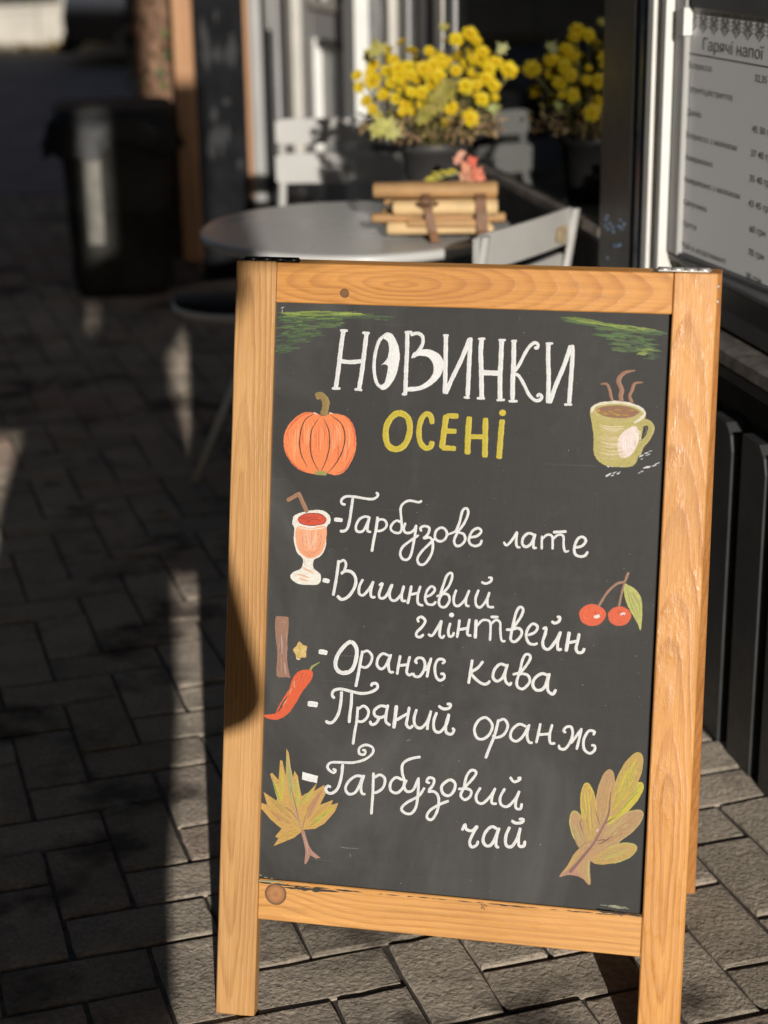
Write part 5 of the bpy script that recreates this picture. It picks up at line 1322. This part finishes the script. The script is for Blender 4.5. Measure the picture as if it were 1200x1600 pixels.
body([(.165, 0), (.172, .04), (.172, .045), (.186, .30), (.188, .302), (.188, .33), (.186, .332), (.196, .60), (.205, .605), (.207, .64)], 'bin_body', M_bin, bin_)
body([(.212, .625), (.214, .66), (.205, .672), (.15, .676), (.02, .676)], 'lid', M_bin, bin_)
bag = MB(); vs = []; nb = 40
for i, (hw, z) in enumerate([(.205, .665), (.216, .655), (.222, .60), (.232, .55)]):
    for k in range(nb):
        x, y = rsq(2*pi*k/nb, hw*(1+rl.uniform(-.02, .03)*i)); vs.append((x - (.015 if x < -.15 and i > 1 else 0), y, z + rl.uniform(-.012, .012)*i - (.02 if i == 3 and x < 0 else 0)))
bag.add(vs, [(i*nb+k, i*nb+(k+1) % nb, (i+1)*nb+(k+1) % nb, (i+1)*nb+k) for i in range(3) for k in range(nb)], 0, True)
M_bag = plain('bin_bag_film', (.02, .02, .022), .5, var=.2, vscale=20, bmp=.6, bscale=30, spec=.3); bag.build('bin_bag', M_bag, bin_, fix=False)
for sx in (-1, 1): MB().tube([(sx*.15, .17, .035), (sx*.185, .17, .035)], .035, 14).build('wheel', M_rubber, bin_)

bs = MB(); bs.box(-.115, -.055, -.206, -.197, .20, .64, bev=.002); bs.build('sun_sliver_strip', plain('painted_sun_sliver', (.19, .18, .155), .7, var=.3, vscale=14), bin_)  # pale strip painted in where a sliver of sun falls on the bin
# ------------------------------------------------------------------ TALL BLACKBOARD BY THE DOOR
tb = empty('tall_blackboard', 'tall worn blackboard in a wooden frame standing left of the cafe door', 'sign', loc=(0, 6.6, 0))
xl0, xl1, xr0, xr1 = -.722, -.652, -.470, -.444
MB().box(xl0, xl1, -.02, .03, .10, 2.0, bev=.004).build('frame_post', M_orangewood, tb)
MB().box(xr0, xr1, -.02, .03, .33, 2.0, bev=.003).build('frame_post', M_orangewood, tb)
MB().box(xr0, xr1, -.018, .028, 0, .328).build('foot', M_black, tb)  # added black block, makes the lower end of this post dark
MB().box(xl1+.001, xr0-.001, .0, .012, .0, 1.96).build('board', M_charcoal2, tb)
sm_ = MB()
for k in range(26):
    x = rl.uniform(xl1+.03, xr0-.03); z = rl.uniform(.45, 1.3); w_ = rl.uniform(.006, .02); h_ = rl.uniform(.01, .07)
    sm_.add([(x-w_, -.0006-k*1e-5, z), (x, -.0006-k*1e-5, z-h_), (x+w_, -.0006-k*1e-5, z), (x, -.0006-k*1e-5, z+h_)], [(0, 1, 2, 3)], 0, False, (.02, .021, .023))
sm_.build('chalk_smears', M_leaf, tb, fix=False)['kind'] = 'stuff'

# ------------------------------------------------------------------ TREE TRUNK WITH IVY
tk = empty('tree', 'old tree trunk with autumn ivy beside the tall blackboard', 'tree', loc=(-.845, 7.35, 0))
tr = MB(); pts = [(0, 0, 0), (.01, 0, .3), (-.01, .01, .8), (.0, 0, 1.6), (.03, 0, 2.6), (.05, .02, 3.6)]
n = 18; vs = []
for i, p in enumerate(pts):
    r0 = [.16, .115, .105, .10, .09, .07][i]
    for k in range(n): a = 2*pi*k/n; rr_ = r0*(1+.10*sin(5*a+i)+rl.uniform(-.04, .04)); vs.append((p[0]+cos(a)*rr_, p[1]+sin(a)*rr_, p[2]))
tr.add(vs, [(i*n+k, i*n+(k+1) % n, (i+1)*n+(k+1) % n, (i+1)*n+k) for i in range(len(pts)-1) for k in range(n)], 0, True); tr.build('trunk', M_bark, tk)
br = MB()
for k in range(9):
    a = rl.uniform(0, 2*pi); z = rl.uniform(2.2, 3.5); br.tube([(0, 0, z), (cos(a)*.5, sin(a)*.5, z+.5), (cos(a)*1.1, sin(a)*1.1, z+.8)], [.04, .025, .01], 8)
br.build('branches', M_bark, tk)
iv = MB()
for k in range(900):
    a = rl.uniform(0, 2*pi); z = rl.random()**.9*1.6; rr_ = .11+rl.uniform(0, .05)
    c = rl.choice([(.16, .18, .06), (.10, .13, .05), (.34, .19, .11), (.40, .24, .15), (.28, .13, .09)])
    leaf_simple(iv, Vector((cos(a)*rr_, sin(a)*rr_, z)), rl.uniform(.03, .06), rl.uniform(.02, .04), Vector((cos(a)*.3, sin(a)*.3, rl.uniform(-1, .4))), Vector((cos(a), sin(a), .2)), c)
o = iv.build('ivy', M_leaf, tk, fix=False); o['kind'] = 'stuff'
cr = MB()
for k in range(5000):
    v = rv(); R_ = 1.25*rl.random()**.4; p = Vector((v.x*R_+.05, v.y*R_, 4.0+v.z*R_*.75)); leaf_simple(cr, p, rl.uniform(.06, .10), rl.uniform(.04, .06), rv(), rv(), rl.choice([(.14, .16, .04), (.26, .22, .05), (.38, .26, .05), (.09, .12, .04)]))
o = cr.build('crown', M_leaf, tk, fix=False); o['kind'] = 'stuff'
# low shrub between the bin and the trunk
sh = empty('shrub', 'low dark shrub at the foot of the tree trunk behind the bin', 'plant', loc=(-.98, 8.2, 0))
b = MB()
for k in range(700):
    v = rv(); R_ = .26*rl.random()**.4; p = Vector((v.x*R_*1.2, v.y*R_, .26+v.z*R_)); leaf_simple(b, p, rl.uniform(.03, .06), rl.uniform(.02, .035), rv(), rv(), rl.choice([(.06, .08, .03), (.10, .11, .04), (.16, .10, .06)]))
o = b.build('foliage', M_leaf, sh, fix=False); o['kind'] = 'stuff'
b = MB()
for k in range(8): a = rl.uniform(0, 6.28); b.tube([(0, 0, 0), (cos(a)*.1, sin(a)*.1, .2), (cos(a)*.22, sin(a)*.2, .38)], [.008, .006, .003], 6)
b.build('stems', M_bark, sh)

# ------------------------------------------------------------------ FAR LOW WALL, HEDGE
wd = Vector((.86, .51, 0)).normalized(); w0 = Vector((-3.45, 17.45, 0)) - wd*9
MW = Matrix((wd, Vector((-wd.y, wd.x, 0)), Vector((0, 0, 1)))).transposed().to_4x4(); MW.translation = w0
wall = empty('low_wall', 'low sunlit pale concrete wall at the far side of the road', 'wall', matrix=MW)
x = 0
while x < 20:
    L_ = .62; MB().box(x+.006, x+L_-.006, 0+rl.uniform(-.006, .006), .22, -.03, .34, bev=.012).build('concrete_block', M_concrete, wall)
    x += L_
x = 0
while x < 20: MB().box(x+.004, x+.92, -.02, .24, .342, .40, bev=.01).build('coping_stone', M_concrete, wall); x += .93
hd = empty('hedge', 'green and yellow autumn hedge above the far low wall', 'hedge', matrix=MW)
b = MB()
for k in range(16000):
    x = rl.uniform(0, 20); z = .05 + rl.random()**.8*1.5; y = .35 + rl.uniform(0, .8)*(1-.3*z)
    if rl.random() < .2*sin(x*3)+.2: y = .22+rl.uniform(0, .3)
    leaf_simple(b, Vector((x, y, z)), rl.uniform(.05, .10), rl.uniform(.04, .07), rv(), rv(), rl.choice([(.08, .12, .03), (.12, .16, .04), (.20, .18, .04), (.30, .22, .05), (.06, .09, .03)]))
o = b.build('foliage', M_leaf, hd, fix=False); o['kind'] = 'stuff'
b = MB()
for k in range(40): x = .25+k*.5; b.tube([(x, .6, -.03), (x+.05, .62, .8), (x+.1, .6, 1.3)], [.02, .015, .008], 6)
b.build('stems', M_bark, hd)
fl_ = MB()
for k in range(2600):
    x = rl.uniform(0, 20); leaf_simple(fl_, Vector((x, -.02-abs(rl.gauss(0, .22)), .004+rl.uniform(0, .05))), rl.uniform(.05, .09), .05, rv(), Vector((0, 0, 1))+rv()*.5, rl.choice([(.52, .38, .14), (.60, .46, .20), (.42, .26, .08), (.5, .42, .24)]))
o = fl_.build('fallen_leaves', M_leaf, None, fix=False); o.matrix_world = MW; tag(o, 'drift of yellow fallen leaves along the foot of the far wall', 'leaves', kind='stuff')

# ------------------------------------------------------------------ PARKED CAR, only its lower front corner in the frame
car = empty('parked_car', 'dark parked car beyond the bin, its front wheel and bumper in view', 'car', loc=(-2.62, 15.5, 0), rz=radians(3))
prof = [(0.02, .22), (0.0, .40), (.04, .58), (.12, .70), (.55, .82), (1.05, .90), (1.75, 1.38), (2.6, 1.45), (3.4, 1.36), (3.95, .98), (4.2, .90), (4.28, .60), (4.24, .25), (3.75, .20), (3.72, .34), (3.60, .52), (3.40, .62), (3.20, .62), (3.02, .52), (2.90, .34), (2.87, .20), (1.22, .20), (1.19, .34), (1.07, .52), (.89, .62), (.71, .62), (.55, .52), (.43, .34), (.40, .20)]
n = len(prof); vs = []; 
ys = [(0.0, .93), (.05, 1.0), (.85, 1.0), (1.65, 1.0), (1.70, .93)]
for (y, k) in ys:
    for (x, z) in prof:
        tuck = .12 * max(0, (z-.9)/.5); yy = y if k == 1.0 and .3 < y < 1.4 else y + (tuck if y < .8 else -tuck)
        xx = 2.1+(x-2.1)*(.985 if k < 1 else 1.0); vs.append((xx, yy, z if z < .25 else .25+(z-.25)*(.985 if k < 1 else 1)))
fs = [(i*n+k, i*n+(k+1) % n, (i+1)*n+(k+1) % n, (i+1)*n+k) for i in range(4) for k in range(n)] 
b = MB(); b.add(vs, fs, 0, True)
for lay, rev in ((0, 1), (4, 0)):
    tri = tessellate_polygon([[Vector((p[0], p[1], 0)) for p in prof]]); b.f += [[lay*n+i for i in t] for t in tri]; b.mi += [0]*len(tri); b.sm += [False]*len(tri)
b.build('body', M_carpaint, car)
for (x, y) in ((.81, .10), (3.31, .10), (.81, 1.60), (3.31, 1.60)):
    w_ = MB().tube([(x, y-.10, .31), (x, y-.085, .31), (x, y+.085, .31), (x, y+.10, .31)], [.28, .31, .31, .28], 28).build('wheel', M_rubber, car)
    r2 = MB(); yy = y-.104 if y < .8 else y+.104
    r2.tube([(x, yy-.006, .31), (x, yy+.006, .31)], .07, 14)
    for k in range(5): a = k*2*pi/5; r2.tube([(x, yy, .31), (x+cos(a)*.2, yy, .31+sin(a)*.2)], .022, 6)
    r2.tube([(x+.205*cos(t*pi/12), yy, .31+.205*sin(t*pi/12)) for t in range(24)], .016, 6, close=True); r2.build('rim', M_grey, w_)
for y in (.12, 1.38): MB().box(-.012, .16, y, y+.26, .50, .63, bev=.03).build('headlight', M_lamp, car)
MB().box(-.02, .05, .10, .22, .20, .27, bev=.01).build('turn_signal', M_amber, car)
MB().box(-.05, .10, .02, 1.68, .12, .20, bev=.02).build('bumper_lip', M_black, car)
MB().box(1.15, 1.30, -.16, .0, .88, 1.0, bev=.03).build('mirror', M_carpaint, car)
M_cglass = plain('car_glass', (.02, .025, .03), .08, var=.02)
MB().add([(1.22, .065, .93), (1.82, .115, 1.33), (3.35, .11, 1.31), (3.75, .07, .98)], [(0, 1, 2, 3)]).build('window', M_cglass, car, fix=False)

# fallen leaf on the paving
q = gnd(255, 812)
b = MB(); leaf_maple(b, Vector((0, 0, .003)), .030, Vector((.1, -.1, 1)), Vector((1, .2, 0)), (.40, .27, .13), .25)
o = b.build('dry_leaf', M_leaf, None, fix=False); o.location = q + Vector((0, 0, .004)); tag(o, 'small pale dry leaf lying on the shaded paving left of the sign', 'leaf')
for i, (x, y, s_, lab) in enumerate([(1177, 1212, .016, 'tiny white crumb of paper on the joint beside the slatted base'), (70, 803, .012, 'tiny pale speck of litter on the shaded paving at the left')]):
    q = gnd(x, y); b = MB(); b.add([(0, 0, 0), (s_, .002, .002), (s_*.9, s_*.4, .004), (.001, s_*.35, .001)], [(0, 1, 2, 3)]); o = b.build('paper_scrap', M_white, None, fix=False); o.location = q + Vector((0, 0, .006)); tag(o, lab, 'litter')

# ------------------------------------------------------------------ what stands behind the camera and throws the shadows
# the person taking the picture
Y0 = -.34; k_ = .34
person = empty('person', 'person in a dark coat holding up a phone, standing behind the camera', 'person', loc=(0, 0, 0))
def skin(name, pts, edges, rad, m, par, root=0, sub=2):
    me = bpy.data.meshes.new(name); me.from_pydata(pts, edges, []); me.materials.append(m)
    o = bpy.data.objects.new(name, me); COL.objects.link(o); o.parent = par
    md = o.modifiers.new('skin', 'SKIN'); 
    for i, r in enumerate(rad):
        v = me.skin_vertices[0].data[i]; v.radius = r if isinstance(r, tuple) else (r, r); v.use_root = (i == root)
    md.use_smooth_shade = True; s2 = o.modifiers.new('sub', 'SUBSURF'); s2.levels = sub; s2.render_levels = sub
    return o
cx = -.105
P_b = [(cx, Y0-.04, .93), (cx, Y0-.03, 1.15), (cx, Y0-.02, 1.36), (cx, Y0, 1.46), (cx, Y0+.03, 1.53), (cx, Y0+.05, 1.66),
       (cx+.13, Y0, 1.38), (cx+.196, Y0+.05, .950), (cx+.118, Y0+.25, 1.28), (cx-.15, Y0, 1.38), (cx-.215, Y0+.05, 1.00), (cx-.06, Y0+.25, 1.28),
       (cx+.05, Y0-.04, .86), (cx+.055, Y0-.03, .48), (cx+.055, Y0-.05, .07), (cx-.07, Y0-.04, .86), (cx-.085, Y0-.03, .48), (cx-.095, Y0-.05, .07),
       (cx+.06, Y0+.10, .04), (cx-.10, Y0+.10, .04)]
E_b = [(0, 1), (1, 2), (2, 3), (3, 4), (4, 5), (2, 6), (6, 7), (7, 8), (2, 9), (9, 10), (10, 11), (0, 12), (12, 13), (13, 14), (0, 15), (15, 16), (16, 17), (14, 18), (17, 19)]
R_b = [(.13, .11), (.125, .10), (.12, .10), .07, .055, .095, .062, .074, .034, .065, .060, .038, .088, .078, .045, .088, .078, .045, .036, .036]
skin('body', P_b, E_b, R_b, M_cloth, person)
coat = MB(); vs = []; n = 20
CR = [(.50, -.20, .0), (.60, -.217, .012), (.69, -.241, .03), (.80, -.30, .053), (.90, -.335, .055), (1.03, -.343, .06), (1.12, -.293, .07), (1.25, -.265, .072), (1.38, -.23, .03)]
for (z, xa, xb) in CR:
    for k in range(n): a = 2*pi*k/n; vs.append(((xa+xb)/2+cos(a)*(xb-xa)/2, Y0-.03+sin(a)*.12, z))
coat.add(vs, [(i*n+k, i*n+(k+1) % n, (i+1)*n+(k+1) % n, (i+1)*n+k) for i in range(len(CR)-1) for k in range(n)], 0, True); coat.build('coat', M_cloth, person, fix=False)
hb = MB().lathe([(0, .115), (.05, .105), (.085, .06), (.098, 0), (.09, -.05), (.06, -.08)], 20, c=(cx, Y0+.035, 1.68)); hb.build('hair', M_hair, person)
for sx, hx in ((1, .030), (-1, -.115)):
    pts = [(hx+sx*.012, -.09, 1.285), (hx, -.06, 1.315)]; ed = [(0, 1)]; rd = [.028, (.032, .02)]
    for f_i in range(4):
        z = 1.30+f_i*.019; i0 = len(pts)
        pts += [(hx-sx*.002, -.045, z), (hx-sx*.018, -.030, z+.004), (hx-sx*.036, -.028, z+.004)]; ed += [(1, i0), (i0, i0+1), (i0+1, i0+2)]; rd += [.009, .0085, .0075]
    i0 = len(pts); pts += [(hx, -.085, 1.335), (hx-sx*.02, -.078, 1.352)]; ed += [(1, i0), (i0, i0+1)]; rd += [.011, .009]
    skin('hand', pts, ed, rd, M_skin, person, 1, 1)
phone = MB().box(-.066, .010, -.060, -.052, 1.262, 1.408, bev=.003).build('phone', M_black); tag(phone, 'black phone held up in both hands just behind the camera', 'phone')
# added unseen hoarding of boards, outline and gaps shaped to cast the wanted shade
occluder_root = empty('occluder', 'added unseen hoarding on posts out of view behind the photographer', 'occluder', loc=(0, -1.5, 0))
sx_, sz_ = .192, .36
def hp(x0, x1, z00, z01, z1):     # x in the plane of the camera, bottom edge z00 -> z01
    b = MB(); X0, X1 = x0+sx_, x1+sx_
    vs = [(X0, -.02, z00+sz_), (X1, -.02, z01+sz_), (X1, -.02, z1+sz_), (X0, -.02, z1+sz_)]; vs += [(v[0], .02, v[2]) for v in vs]
    b.add(vs, [(0, 1, 2, 3), (7, 6, 5, 4), (0, 4, 5, 1), (1, 5, 6, 2), (2, 6, 7, 3), (3, 7, 4, 0)]); return b.build('board', M_occluder, occluder_root)
hp(-7.0, -.220, 1.11, 1.14, 4.25)
hp(-.220, -.135, 1.14, 1.40, 1.44); hp(-.220, -.135, 2.26, 2.26, 4.25)
hp(-.135, .02, 1.235, 1.30, 4.25); hp(.02, .118, 1.30, 1.45, 2.34); hp(.118, .215, 1.50, 1.50, 2.34)
for x in (-6.8, -5.0, -3.2, -1.5): MB().box(x-.05+sx_, x+.05+sx_, -.12, -.03, -.03, 4.6).build('post', M_occluder, occluder_root)

# the street around: fronts outside the frame that close off the low sky
def street_house(label, x0, x1, y0, y1, h, face, m):
    e = empty('street_building', label, 'building', loc=((x0+x1)/2, (y0+y1)/2, 0)); cx_, cy_ = (x0+x1)/2, (y0+y1)/2
    MB().box(x0-cx_, x1-cx_, y0-cy_, y1-cy_, -.03, h).build('wall', m, e)
    MB().box(x0-cx_-.2, x1-cx_+.2, y0-cy_-.2, y1-cy_+.2, h+.002, h+.25).build('roof', M_dgrey, e)
    nfl = int(h//3)
    for fl2 in range(nfl):
        z0 = fl2*3+.9
        if face == 'x': 
            y = y0+1.2
            while y < y1-1.4: MB().box(x1-cx_+.003, x1-cx_+.03, y-cy_, y+1.0-cy_, z0, z0+1.4).build('window', M_cglass, e); y += 2.4
        else:
            x = x0+1.0; yy = y1-cy_ if face == 'y' else y0-cy_-.033
            while x < x1-1.4: MB().box(x-cx_, x+1.0-cx_, yy+.003, yy+.03, z0, z0+1.4).build('window', M_cglass, e); x += 2.4
M_h1 = plain('dark_render', (.16, .14, .125), .9, var=.15, vscale=.6); M_h2 = plain('brick_red_render', (.20, .11, .08), .9, var=.2, vscale=.7)
street_house('long dark rendered house along the left side of the street', -15, -8.5, -14, 11, 9, 'x', M_h1)
street_house('dark rendered house behind the photographer on the left', -15, -1.6, -17, -12, 12, 'y', M_h1)
street_house('brown red house behind the photographer on the right', 3.4, 15, -17, -12, 12, 'y', M_h2)
street_house('brown red house beyond the hedge at the end of the road', -16, 12, 32, 38, 11, 'f', M_h2)
street_house('upper storeys set back above the cafe front', 2.6, 9, -9, 16, 9, 'n', M_h1)
